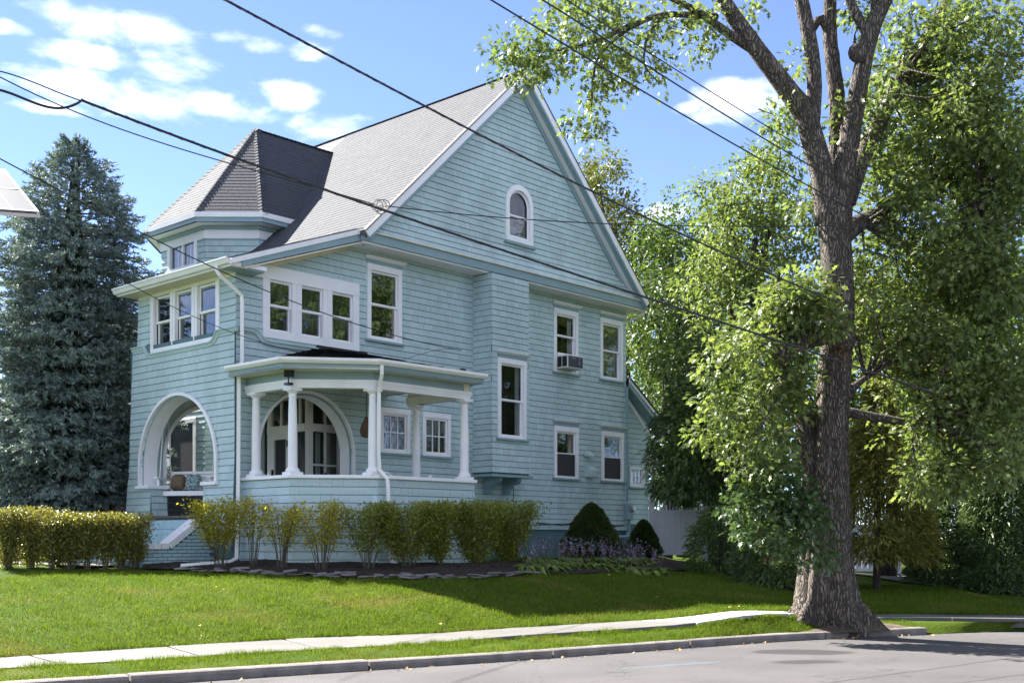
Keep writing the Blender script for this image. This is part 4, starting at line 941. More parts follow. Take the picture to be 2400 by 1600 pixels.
# wires, conduit, meter
MB().tube([(12.2, -.06, 5.5), (12.2, -.06, 2.45)], .028, 8).tube([(12.25, -.07, 2.0), (12.25, -.07, 1.66), (12.2, -.07, 1.55), (12.05, -.07, 1.52), (11.8, -.06, 1.52)], .05, 8).build('conduit', mat('conduit_paint', (.22, .37, .40), .5), house)
em = hthing('electric_meter', (12.22, -.08, 2.2)); o_ = (12.22, -.08, 2.2)
MB().box(12.12, 12.34, -.16, -.02, 1.98, 2.42).build('meter_box', mat('meter_paint', (.27, .36, .40), .5), em, off=o_, bevel=.01); mm = MB(); mm.v = []; mm.lathe((0, 0, 0), [(.085, 0), (.085, .08), (.06, .11)], 16); mm.v = [(12.25 + x, -.16 - z, 2.27 + y) for x, y, z in mm.v]; mm.build('meter_dial', m_grey, em, off=o_)
tag(em, 'round glass electric meter on a box at the rear corner of the side wall', 'meter')
# vent hood and box between the lower windows
v = MB(); v.slab([(10.42, 0, 3.60), (10.42, -.02, 3.60), (10.42, -.16, 3.56), (10.42, -.16, 3.60), (10.42, -.02, 3.72), (10.42, 0, 3.72)], (.26, 0, 0)); v.build('vent_hood', m_sh, house)
v = MB(); v.slab([(10.48, 0, 3.05), (10.48, -.17, 3.05), (10.48, -.17, 3.22), (10.48, -.13, 3.30), (10.48, -.05, 3.34), (10.48, 0, 3.34)], (.30, 0, 0)); v.build('vent_box', m_sh, house)
# cables stapled along the wall
MB().tube([(8.55, -.05, 1.86), (9.5, -.05, 1.82), (10.4, -.06, 1.85), (11.2, -.05, 1.81), (12.1, -.05, 1.84)], .012, 5).tube([(8.6, -.055, 1.82), (9.6, -.055, 1.85), (10.8, -.05, 1.81), (12.1, -.05, 1.8)], .009, 5).tube([(7.75, -.03, 7.4), (7.75, -.03, 2.2), (7.78, -.03, 1.85), (8.0, -.05, 1.8)], .008, 5).build('wall_cable', m_wire, house)

# ---------------------------------------------------------------- vestibule seen through the side arch
FV = frame((2.30, .80, 0), UY, UZ, (-1, 0, 0)); FW = frame((2.30, .80, 0), UX, UZ, (0, -1, 0))
m_vest = mat('vestibule_paint', (.72, .69, .64), .5, .05, 3)
v = MB(); zd = 3.72                                              # door head; transom above
for a, b_ in ((0, .09), (.50, .62), (1.28, 1.42)): v.fbox(FV, a, b_, 1.925, 4.6, -.08, 0)
v.fbox(FV, .09, 1.42, zd, zd + .16, -.081, .012).fbox(FV, 0.09, 1.42, 4.42, 4.6, -.079, -.001).fbox(FV, .09, .50, 1.925, 2.3, -.078, -.002).fbox(FV, .27, .32, zd+.16, 4.42, -.06, -.01).fbox(FV, .92, .97, zd+.16, 4.42, -.06, -.01)
for a, b_ in ((.0, .14), (.82, .95)): v.fbox(FW, a, b_, 1.925, 4.6, -.08, .001)
v.fbox(FW, .14, .95, zd, zd + .16, -.082, .013).fbox(FW, .14, .82, 4.42, 4.6, -.077, -.003).fbox(FW, .14, .82, 1.925, 2.25, -.076, -.004).fbox(FW, .46, .50, 2.25, 4.42, -.06, -.008).fbox(FW, .14, .82, 3.0, 3.04, -.05, -.012)
v.box(3.25, 3.30, .0, 3.5, 1.925, 4.62).box(2.38, 3.25, .88, 2.2, 4.56, 4.6)
vest = v.build('vestibule', m_vest, house); vest['label'] = 'glazed white vestibule behind the side arch'
for a, b_, lo_, up in ((.09, .27, zd+.16, 4.42), (.32, .50, zd+.16, 4.42), (.62, .92, zd+.16, 4.42), (.97, 1.28, zd+.16, 4.42), (.09, .50, 2.3, zd)): MB().fbox(FV, a, b_, lo_, up, -.045, -.04).build('pane', m_glass, vest)
for a, b_, lo_, up in ((.14, .46, zd+.16, 4.42), (.50, .82, zd+.16, 4.42), (.14, .46, 3.04, zd), (.50, .82, 3.04, zd), (.14, .46, 2.25, 3.0), (.50, .82, 2.25, 3.0)): MB().fbox(FW, a, b_, lo_, up, -.045, -.04).build('pane', m_glass, vest)
d = MB(); d.fbox(FV, .62, .74, 1.93, zd, -.06, .015).fbox(FV, 1.16, 1.28, 1.93, zd, -.06, .015).fbox(FV, .74, 1.16, zd - .13, zd, -.06, .014).fbox(FV, .74, 1.16, 1.93, 2.15, -.06, .014).fbox(FV, .74, 1.16, 2.50, 2.58, -.06, .014).fbox(FV, .92, .98, 2.15, 2.50, -.06, .01)
door = d.build('screen_door', m_vest, house); MB().fbox(FV, .74, 1.16, 2.15, zd-.13, -.03, -.027).build('screen', m_screen, door); MB().fbox(FV, 1.17, 1.21, 2.75, 2.95, .015, .045).build('handle', m_black, door); MB().fbox(FV, .66, .70, 3.42, 3.56, .015, .03).build('hinge', m_black, door)
MB().fbox(FW, .43, .47, 2.62, 2.86, .0, .03).build('handle', m_black, vest)
for F, x0_, x1_ in ((FV, .74, 1.1), (FW, .30, .44), (FW, .55, .7)):
    c = MB(); X = np.linspace(x0_, x1_, 9)
    for i in range(8): c.quad(fp(F, X[i], 2.1, -.14 + .02*(i % 2)), fp(F, X[i+1], 2.1, -.14 + .02*((i+1) % 2)), fp(F, X[i+1], 3.7, -.14 + .02*((i+1) % 2)), fp(F, X[i], 3.7, -.14 + .02*(i % 2)))
    c.build('curtain', m_curt, vest)
MB().box(3.1, 3.2, .95, 2.15, 1.93, 4.55).box(2.45, 3.1, 2.1, 2.2, 1.93, 4.55).build('vestibule_lining', m_room, house)

# ---------------------------------------------------------------- front steps with sloping brick cheek wall
sp = MB(); 
for i, (x0_, zt2) in enumerate(((-.40, 1.76), (-.72, 1.58), (-1.04, 1.40), (-1.36, 1.22), (-1.68, 1.06))): sp.box(x0_ , x0_ + .34 + (.3 if i == 0 else 0.0), .96, 2.96, .6, zt2)
sp.box(-.14, .02, .98, 2.96, 1.5, 1.84)
steps = sp.build('front_steps', m_brickp, house); MB().box(-.16, -.03, .97, 2.98, 1.88, 1.93).build('threshold', mat('worn_threshold', (.12, .09, .07), .8, .5, 14), house)
nb = MB()
for (x0_, zt2) in ((-.40, 1.76), (-.72, 1.58), (-1.04, 1.40), (-1.36, 1.22)):
    y = .97
    while y < 2.94: nb.box(x0_ - .018, x0_ + .05, y, y + .062, zt2 - .10, zt2 + .012); y += .070
tag(nb.build('step_bricks', m_brickp, house), kind='stuff')
ck = [(-1.66, .72), (-.20, .72), (-.20, 1.76), (-.36, 1.74), (-1.02, 1.27), (-1.66, 1.27)]
cheek = MB().slab([(x, .66, z) for x, z in ck], (0, .28, 0)).build('cheek_wall', m_mort, house)
def ctop(x): return 1.27 if x < -1.02 else 1.27 + (x + 1.02) * (.47 / .66)
brk = bpy.data.meshes.new('brick'); t_ = MB().box(0, 1, 0, 1, 0, 1); brk.from_pydata(t_.v, [], t_.f); brk.materials.append(m_brickp)
def brick(x, y, z, sx, sy, sz):
    o = bpy.data.objects.new('brick', brk); COL.objects.link(o); o.parent = cheek; o.location = (x, y, z); o.scale = (sx, sy, sz)
z = .80; row = 0
while z < 1.7:
    x = -1.668 - (.1 if row % 2 else 0)
    while x < -.22:
        xa, xb = max(x, -1.672), x + .196
        if ctop(xb) > z + .062 and xb - xa > .05 and ctop(xa) > z + .03: brick(xa, .646, z, xb - xa - .004, .020, .053)
        x += .204
    brick(-1.680, .68 + (.0 if row % 2 else .02), z, .020, .22, .053)
    z += .067; row += 1
# brick-on-edge coping along the slope
nrm = V3(-.47, 0, .66); nrm /= np.linalg.norm(nrm); dr = V3(.66, 0, .47); dr /= np.linalg.norm(dr)
cp = MB(); cp.beam(V3(-1.02, .63, 1.27), V3(-.33, .63, 1.76), (0, .34, 0), nrm * .10); cp.box(-1.69, -1.03, .63, .97, 1.27, 1.37); cp.build('coping', m_mort, house)
for i in range(13):
    a = V3(-1.0, 0, 1.28) + dr * (.064 * i); mb = MB(); mb.beam(a + V3(0, .620, 0), a + dr * .056 + V3(0, .620, 0), (0, .36, 0), nrm * .112); mb.build('coping_brick', m_white, house)
for i in range(4): MB().box(-1.69 + .165 * i, -1.69 + .165 * i + .155, .622, .975, 1.275, 1.384).build('coping_brick', m_white, house)

flush_fields('shingle', 300, .015, .003, m_sh, 'shingle_field')
flush_fields('roof_shingle', 300, .0065, .0015, m_roof, 'roof_shingle_field')

# ================================================================== things on and about the house
def htag(o, *a, **k): return tag(o, *a, **k)
# porch swing
sw = hthing('porch_swing', (.85, 2.9, 2.35)); B_ = (.85, 2.9, 2.35)
a0, a1 = V3(.62, 3.33, 0), V3(1.22, 2.23, 0); du = (a1 - a0); LL = np.linalg.norm(du); du /= LL; dn = V3(du[1], -du[0], 0); dn = dn if np.dot(dn, V3(-1, -1, 0)) > 0 else -dn
P = lambda s, n, z: a0 + du * s + dn * n + V3(0, 0, z)
for i in range(5): MB().beam(P(0, .06 + .09*i, 2.44), P(LL, .06 + .09*i, 2.44), dn * .075, (0, 0, .02)).build('seat_slat', m_white, sw, off=B_)
for i in range(5): MB().beam(P(0, .02 - .02*i, 2.54 + .075*i), P(LL, .02 - .02*i, 2.54 + .075*i), dn * .018, (0, 0, .055)).build('back_slat', m_white, sw, off=B_)
f = MB()
for s in (0., LL - .05): f.beam(P(s, .0, 2.38), P(s, .55, 2.38), du * .05, (0, 0, .06)); f.beam(P(s, .0, 2.40), P(s, -.10, 2.90), du * .05, dn * .04); f.beam(P(s, .46, 2.40), P(s, .50, 2.70), du * .05, dn * .05); f.beam(P(s - .02, -.06, 2.69), P(s - .02, .60, 2.72), du * .09, (0, 0, .025))
f.beam(P(0, .52, 2.36), P(LL, .52, 2.36), dn * .03, (0, 0, .085)); f.build('frame', m_white, sw, off=B_)
for s, n in ((.02, .5), (.02, -.05), (LL - .02, .5), (LL - .02, -.05)): MB().tube([P(s, n, 2.42), P(s, .22, 4.6)], .009, 5).build('chain', m_white, sw, off=B_)
tag(sw, 'white slatted swing bench hanging on chains inside the front arch', 'porch swing')
def pillow(c, s, m, rot, label):
    b = bpy.data.meshes.new('pillow'); bm = bmesh.new(); bmesh.ops.create_uvsphere(bm, u_segments=18, v_segments=12, radius=1)
    for v_ in bm.verts:
        x, y, z = v_.co; k = lambda q: math.copysign(abs(q) ** .45, q); r = max(abs(x), abs(z)); v_.co = (k(x) * s, y * .10 * (1 - .5 * r * r) + 0, k(z) * s)
    bm.to_mesh(b); bm.free(); b.materials.append(m); b.shade_smooth(); o = bpy.data.objects.new('cushion', b); COL.objects.link(o); o.matrix_world = HM @ Matrix.Translation(c) @ Matrix.Rotation(rot, 4, 'Z') @ Matrix.Rotation(-.25, 4, 'X'); tag(o, label, 'cushion'); return o
ang = math.atan2(du[1], du[0])
m_cush = mat('leaf_print', (.03, .085, .09), .9, .1, 22, col2=(.42, .52, .52), vdet=1)
p_ = P(LL * .50, .16, 2.65); pillow(tuple(p_), .17, m_cush, ang, 'green leaf-print cushion on the porch swing'); p_ = P(LL * .20, .13, 2.66); pillow(tuple(p_), .16, mat('tan_cushion', (.17, .125, .075), .9, .15, 20), ang, 'tan cushion on the porch swing beside the printed one')
# wicker lantern on a cord
la_ = hthing('wicker_lantern', (2.36, -1.0, 3.47)); B_ = (2.36, -1.0, 3.47)
b = MB(); b.lathe((2.36, -1.0, 3.47), [(.04, .0), (.10, .03), (.125, .11), (.115, .2), (.08, .29), (.04, .36), (.025, .42)], 16); b.build('basket', mat('wicker', (.15, .10, .055), .9, .5, 60, 1.5, 90), la_, off=B_, smooth=True); MB().tube([(2.36, -1.0, 3.85), (2.36, -1.0, 4.5)], .006, 5).build('cord', m_black, la_, off=B_)
tag(la_, 'pear-shaped brown wicker lantern hanging in the side porch', 'lantern')
# solar flood light at the porch corner
sl = hthing('solar_light', (.12, -1.5, 4.36)); B_ = (.12, -1.5, 4.36)
MB().beam((.0, -1.50, 4.38), (.13, -1.63, 4.38), (.035, .035, .145), (-.012, -.012, .004)).build('solar_panel', mat('solar_cell', (.02, .024, .035), .15, .1, 4, spec=.7), sl, off=B_); MB().tube([(.10, -1.50, 4.46), (.10, -1.50, 4.30), (.16, -1.46, 4.28)], .014, 6).box(.06, .17, -1.55, -1.42, 4.25, 4.29).build('bracket', m_black, sl, off=B_)
tag(sl, 'small black solar flood light at the corner of the side porch', 'light')
# porch chair back, fern
ch = hthing('porch_chair', (2.0, -1.75, 1.925)); B_ = (2.0, -1.75, 1.925)
b = MB(); b.tube([(1.62 + .31 * (1 - math.cos(math.pi * i / 14)), -2.02, 2.42 + .30 * math.sin(math.pi * i / 14)) for i in range(15)], .028, 8); b.tube([(1.69 + .24 * (1 - math.cos(math.pi * i / 14)), -2.02, 2.42 + .22 * math.sin(math.pi * i / 14)) for i in range(15)], .014, 6); b.build('backrest', m_white, ch, off=B_)
MB().box(1.62, 2.24, -2.02, -1.5, 2.32, 2.38).build('seat', m_white, ch, off=B_, bevel=.02)
for x in (1.65, 2.19):
    for y in (-1.98, -1.54): MB().tube([(x, y, 2.34), (x, y, 1.925)], .02, 6).build('leg', m_white, ch, off=B_)
tag(ch, 'white chair with a rounded back behind the side porch rail', 'chair')
dc = hthing('deck_chair', (2.95, -1.9, 1.925)); B_ = (2.95, -1.9, 1.925)
MB().beam((2.80, -2.15, 2.25), (3.02, -2.15, 2.72), (0, .05, 0), (.05, 0, 0)).beam((2.80, -1.7, 2.25), (3.02, -1.7, 2.72), (0, .05, 0), (.05, 0, 0)).box(2.35, 2.85, -2.15, -1.65, 2.24, 2.28).build('frame', m_white, dc, off=B_)
for x in (2.38, 2.8):
    for y in (-2.13, -1.7): MB().box(x, x+.04, y, y+.04, 1.925, 2.25).build('leg', m_white, dc, off=B_)
tag(dc, 'white slatted chair whose arm tip shows above the porch rail', 'chair')
# air conditioner
ac = hthing('air_conditioner', (9.6, -.2, 5.70)); B_ = (9.6, -.2, 5.70)
c = MB().box(9.36, 9.98, -.36, .06, 5.69, 6.02).build('case', mat('ac_case', (.70, .68, .62), .5, .05, 4), ac, off=B_, bevel=.012)
MB().box(9.39, 9.95, -.366, -.361, 5.72, 5.99).build('rear_grille', mat('ac_grille', (.05, .055, .065), .5, .4, 18), ac, off=B_)
MB().box(9.353, 9.359, -.34, -.20, 5.73, 5.98).build('side_vent', m_black, ac, off=B_); MB().box(9.353, 9.359, -.17, -.04, 5.73, 5.98).build('side_vent', m_black, ac, off=B_)
mk = MB()
for x, z, w, h_ in ((9.80, 5.90, .018, .05), (9.79, 5.86, .05, .014), (9.81, 5.82, .012, .04), (9.79, 5.80, .05, .014), (9.79, 5.94, .04, .012), (9.50, 5.95, .16, .008), (9.50, 5.925, .2, .006)): mk.box(x, x + w, -.370, -.367, z, z + h_)
mk.build('grille_marks', m_grey, ac, off=B_)
MB().box(9.36, 9.99, -.05, .0, 6.02, 6.10).build('side_panel', m_white, ac, off=B_)
tag(ac, 'window air conditioner jutting from an upper side window', 'air conditioner')
# brass lamp lit inside the tall window
lp = hthing('table_lamp', (3.47, .35, 5.75)); B_ = (3.47, .35, 5.75)
MB().lathe((3.47, .35, 5.55), [(.05, 0), (.05, .02), (.012, .05), (.012, .22)], 12).build('stand', m_black, lp, off=B_)
ml = bpy.data.materials.new('lit_shade'); ml.use_nodes = True; pb = ml.node_tree.nodes['Principled BSDF']; pb.inputs['Base Color'].default_value = (.8, .6, .3, 1); pb.inputs['Emission Color'].default_value = (1, .62, .22, 1); pb.inputs['Emission Strength'].default_value = 1.6
MB().lathe((3.47, .35, 5.77), [(.075, 0), (.075, .01), (.05, .13), (.05, .14)], 14).build('shade', ml, lp, off=B_, smooth=False)
tag(lp, 'small lit lamp glowing behind the tall upper side window', 'lamp')
# drain extensions lying on the bed
de = hthing('drain_pipe', (-.5, -.1, 1.0)); B_ = (-.5, -.1, 1.0)
MB().tube([(-.12, -.2, 1.10), (-.3, -.25, 1.03), (-1.25, -.12, .97)], .045, 4).build('pipe', m_gut, de, off=B_); tag(de, 'white drain pipe lying on the mulch by the front steps', 'drain pipe')
de = hthing('drain_pipe', (1.5, -3.3, .95)); B_ = (1.5, -3.3, .95)
MB().tube([(1.44, -2.84, 1.02), (1.47, -2.95, .97), (1.30, -3.95, .88)], .05, 4).build('pipe', m_gut, de, off=B_); tag(de, 'white drain pipe crossing the slate bed edging under the porch', 'drain pipe')

# ================================================================== planting
def fan_leaves(P, D, L, W, k='rhomb', droop=.0, up=None):
    """leaf blades at points P pointing along D (unit), length L, width W; returns verts, faces"""
    n = len(P); up = np.tile([0, 0, 1.], (n, 1)) if up is None else up
    rnd = RNG.normal(size=(n, 3)) * .6 + up; S = np.cross(D, rnd); S /= (np.linalg.norm(S, axis=1, keepdims=True) + 1e-9); Nn = np.cross(S, D)
    L = np.asarray(L).reshape(-1, 1) * np.ones((n, 1)); W = np.asarray(W).reshape(-1, 1) * np.ones((n, 1))
    if k == 'rhomb': tpl = [(0, 0, 0), (.45, .5, .06), (1, 0, -.05), (.45, -.5, .06)]; fc = [(0, 1, 2, 3)]
    elif k == 'oak': tpl = [(0, 0, 0), (.30, .16, .03), (.34, .46, .05), (.50, .15, .03), (.66, .42, .04), (.76, .12, .0), (1.0, 0, -.06), (.76, -.12, .0), (.66, -.42, .04), (.50, -.15, .03), (.34, -.46, .05), (.30, -.16, .03)]; fc = [(0, 1, 3, 5, 6, 7, 9, 11), (1, 2, 3, 3, 3, 3, 3, 3)]
    elif k == 'needle': tpl = [(0, -.5, 0), (0, .5, 0), (1, 0, 0)]; fc = [(0, 1, 2)]
    elif k == 'strap': tpl = [(0, -.12, 0), (0, .12, 0), (.5, .5, .12), (.5, -.5, .12), (1, 0, -.10), (1, 0, -.10)]; fc = None
    V = np.zeros((n, len(tpl), 3))
    for i, (a, b, c) in enumerate(tpl): V[:, i] = P + D * (a * L) + S * (b * W) + Nn * (c * L) - np.array([0, 0, 1.]) * (droop * a * a * L)
    V = V.reshape(-1, 3); base = (np.arange(n) * len(tpl)).reshape(-1, 1)
    if k == 'oak':
        tris = [(0, 1, 11), (1, 2, 3), (9, 10, 11), (1, 3, 11), (3, 9, 11), (3, 4, 5), (7, 8, 9), (3, 5, 9), (5, 7, 9), (5, 6, 7)]
        F = np.concatenate([base + np.array(t) for t in tris])
    elif k == 'strap': F = np.concatenate([base + np.array(t) for t in ((0, 1, 2), (0, 2, 3), (3, 2, 4))])
    else: F = base + np.array(fc[0])
    return V, F
def unit(n):
    v = RNG.normal(size=(n, 3)); return v / np.linalg.norm(v, axis=1, keepdims=True)
def cluster_leaves(C, per, rad, L, W, k='rhomb', up=.25, out=None, droop=.1, flat=.75):
    """per leaves round each cluster centre C"""
    n = len(C) * per; d = unit(n); r = rad * RNG.random((n, 1)) ** .45; off = d * r; off[:, 2] *= flat
    P = np.repeat(C, per, axis=0) + off; D = d + np.array([0, 0, -.25]); D /= np.linalg.norm(D, axis=1, keepdims=True)
    l = L * RNG.uniform(.65, 1.25, n); return fan_leaves(P, D, l, l * W, k, droop)
def in_ellipsoid(n, c, r, shell=.35):
    d = unit(n); q = (shell + (1 - shell) * RNG.random((n, 1)) ** (1 / 2.2)); return np.array(c) + d * q * np.array(r)
def limb(mb, pts, rads, k=9, jit=.05, sub=3):
    P = [V3(*p) for p in pts]; out = []; rr = []
    n = len(P)
    for i in range(n - 1):
        p0, p1, p2, p3 = P[max(i-1, 0)], P[i], P[i+1], P[min(i+2, n-1)]
        for j in range(sub):
            t = j / sub; out.append(.5 * ((2*p1) + (p2-p0)*t + (2*p0-5*p1+4*p2-p3)*t*t + (3*p1-p0-3*p2+p3)*t**3)); rr.append(rads[i] * (1-t) + rads[i+1] * t)
    out.append(P[-1]); rr.append(rads[-1]); mb.tube(out, rr, k, jit=jit); return out
# leaf colours
m_oak = grad_leaf('oak_leaf', (.10, .15, .048), (.205, .24, .085), isl=.9, trans=.38, rough=.45, spec=.3)
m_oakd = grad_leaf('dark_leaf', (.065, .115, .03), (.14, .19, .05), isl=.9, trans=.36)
m_yel = grad_leaf('yellowing_leaf', (.075, .115, .03), (.20, .18, .05), isl=.6, trans=.3)
m_ever = grad_leaf('evergreen', (.05, .095, .028), (.12, .165, .05), isl=.7, trans=.15)
m_gold = grad_leaf('golden_cedar', (.12, .145, .03), (.25, .21, .05), isl=.6, trans=.35)
m_spr = grad_leaf('blue_spruce_needle', (.12, .175, .165), (.30, .365, .345), isl=.9, trans=.08, rough=.6)
m_priv = grad_leaf('privet_leaf', (.20, .22, .03), (.56, .45, .05), isl=.7, trans=.55)
m_privg = grad_leaf('privet_green', (.125, .17, .03), (.28, .285, .05), isl=.8, trans=.35)
m_privo = grad_leaf('hedge_leaf', (.12, .14, .03), (.27, .225, .05), isl=.9, trans=.35, rough=.3, spec=.6)
m_dwarf = grad_leaf('dwarf_spruce_needle', (.035, .065, .014), (.09, .125, .028), isl=.8, trans=.15)
m_hosta = grad_leaf('hosta_leaf', (.085, .15, .025), (.17, .23, .045), isl=.6, trans=.3)
m_lav = mat('lilac_flower', (.25, .22, .36), .7, .2, 9, isl=.5)
m_rust = grad_leaf('rust_leaf', (.17, .05, .03), (.10, .10, .03), isl=.6, trans=.3)
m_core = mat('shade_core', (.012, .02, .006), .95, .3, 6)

def tree(name, label, base, blobs, limbs, leaf_m, L=.10, W=.62, k='rhomb', per=40, crad=.38, dens=9., group=None, bark=m_bark, cat='tree', jit=.05):
    """blobs: (centre, radii, weight); limbs: (points, radii)"""
    t = empty(name, base); tag(t, label, cat, group)
    if limbs:
        mb = MB()
        for p, r in limbs: limb(mb, p, r, 9 if r[0] > .06 else 6, jit)
        mb.build('trunk', bark, t, off=base, smooth=True)
    C = []
    for c, r, w in blobs:
        vol = r[0]*r[1] + r[1]*r[2] + r[0]*r[2]; n = max(4, int(dens * vol * w)); C.append(in_ellipsoid(n, c, r))
    C = np.concatenate(C); V, F = cluster_leaves(C, per, crad, L, W, k)
    npmesh('crown', V, F, leaf_m, t, off=base); return t
def twigs(mb, root, targets, r0=.02):
    for q in targets:
        m = (V3(*root) + V3(*q)) / 2 + V3(*RNG.normal(size=3) * .15); mb.tube([root, m, q], [r0, r0*.7, r0*.3], 5)

# ---------------------------------------------------------------- the big street oak
OB = ground_px(1945, 1462); OY = 17.5; OB = V3((1945-CX)/FPX*OY, OY, .22)
def o(px, py, dY=0.): return at(px, py, OY + dY)
pxm = lambda r, dY=0.: r * (OY + dY) / FPX
oak = empty('oak_tree', tuple(OB)); tag(oak, 'massive street oak with a forked grey trunk flaring at the kerb', 'tree')
tr = MB()
def olimb(pts, k=12, jit=.04):
    limb(tr, [o(p[0], p[1], p[3] if len(p) > 3 else 0) for p in pts], [pxm(p[2]) for p in pts], k, jit, 4)
# fluted trunk
def trunk():
    prof = [(1951, 1500, 124), (1950, 1482, 118), (1949, 1468, 106), (1947, 1445, 90), (1944, 1405, 66), (1942, 1350, 56), (1943, 1280, 50), (1944, 1180, 46), (1946, 1080, 40), (1950, 980, 38), (1956, 880, 37), (1962, 780, 38), (1964, 700, 38), (1962, 620, 36), (1958, 560, 35), (1953, 500, 42), (1950, 470, 36)]
    K = 36; b = len(tr.v)
    lob = [random.uniform(0, 6.28) for _ in range(3)]
    for i, (px, py, r) in enumerate(prof):
        c = o(px, py); R_ = pxm(r); fl = max(0., (r - 50) / 80)
        for j in range(K):
            t = 2*math.pi*j/K; w = 1 + (.10 + .22 * fl) * math.sin(5*t + 1.1 + .2 * fl) * (1 if fl > 0 else .5) + .05 * math.sin(11*t + i*.5) + random.uniform(-.012, .012)
            tr.v.append((c[0] + R_*w*math.cos(t), c[1] + .22*fl + R_*w*math.sin(t)*(.92 - .42*min(fl, .8)), c[2] + .02*math.sin(3*t)*fl))
    n = len(prof)
    for i in range(n-1):
        for j in range(K): j2 = (j+1) % K; tr.f.append((b+i*K+j, b+i*K+j2, b+(i+1)*K+j2, b+(i+1)*K+j))
trunk()
olimb([(1896, 1478, 52, .1), (1902, 1420, 44, .1), (1908, 1330, 38, .1), (1911, 1200, 32, .08), (1904, 1080, 28, .12), (1886, 980, 24, .2), (1868, 920, 20, .3), (1850, 880, 14, .5)])
olimb([(1945, 520, 34), (1925, 400, 28), (1900, 310, 27), (1880, 258, 26), (1822, 180, 22), (1770, 110, 20), (1720, 40, 18), (1680, -30, 16), (1640, -120, 13)])
olimb([(1898, 300, 24), (1908, 220, 18), (1906, 150, 17), (1895, 80, 17), (1880, 10, 16), (1865, -60, 14), (1840, -150, 12)])
olimb([(1955, 470, 26, .25), (1962, 360, 22, .3), (1962, 250, 20, .3), (1952, 150, 18, .3), (1945, 80, 17, .3), (1946, -20, 15, .3), (1950, -150, 12, .3)])
olimb([(1900, 75, 10, .2), (1925, 45, 11, .25), (1945, 95, 10, .3)], 8)
olimb([(1966, 520, 30), (1975, 430, 28), (1990, 330, 25), (2010, 220, 22), (2030, 120, 20), (2050, 50, 20), (2085, -20, 15), (2110, -120, 12)])
olimb([(2012, 125, 13), (2005, 118, 13)], 8)
olimb([(2038, 90, 12), (2010, 40, 12), (1985, -15, 11), (1960, -90, 9)], 8); olimb([(2050, 60, 11), (2050, 10, 10), (2045, -60, 9)], 8)
olimb([(1985, 470, 24, .3), (2020, 370, 22, .6), (2060, 290, 20, .8), (2100, 200, 17, 1.), (2150, 120, 15, 1.2), (2200, 40, 14, 1.4), (2240, -40, 11, 1.5)])
olimb([(1968, 560, 26, .2), (2010, 525, 22, .5), (2060, 500, 18, .8), (2110, 460, 14, 1.0), (2180, 430, 11, 1.3), (2280, 400, 8, 1.6)])
olimb([(1990, 800, 20, -.2), (1940, 788, 20, -.45), (1890, 795, 22, -.6), (1850, 825, 24, -.7), (1825, 840, 20, -.75)], 10, .12)
olimb([(1975, 940, 16, .0), (1998, 910, 11, .1), (2030, 885, 7, .2), (2090, 850, 5, .3), (2170, 830, 3, .4)], 8)
olimb([(1975, 965, 14, .3), (2100, 985, 9, .2), (2190, 1000, 9, .1), (2250, 1020, 10, .0), (2340, 1045, 4, .0)], 8, .1)
olimb([(1780, 125, 13, .1), (1700, 75, 10, -.1), (1640, 30, 8, -.3), (1560, -10, 6, -.4)], 8)
olimb([(1680, 40, 8, -.1), (1560, 35, 7, -.5), (1480, 60, 6, -.8), (1400, 95, 5, -1.), (1330, 115, 4, -1.2), (1250, 120, 2.5, -1.4)], 7)
olimb([(1500, 55, 5, -.7), (1450, 85, 4, -.8), (1400, 140, 3, -.9), (1390, 200, 2.5, -1.), (1385, 270, 1.5, -1.)], 6); olimb([(1560, 35, 5, -.5), (1520, 80, 4, -.5), (1510, 150, 2.5, -.5), (1540, 190, 1.5, -.5)], 6)
olimb([(2290, 1045, 9, .5), (2340, 560, 9, .6), (2310, 470, 8, .6), (2320, 420, 5, .7)], 7)
tr.build('trunk', m_bark, oak, off=OB, smooth=True)
# burl and cut stub
b_ = MB(); b_.lathe((0, 0, 0), [(.13, 0), (.15, .06), (.12, .12), (.05, .13)], 12); c_ = o(2008, 128, -.1); b_.v = [(c_[0]+x, c_[1]-z, c_[2]+y) for x, y, z in b_.v]; b_.build('cut_stub', m_bark, oak, off=OB, smooth=True)
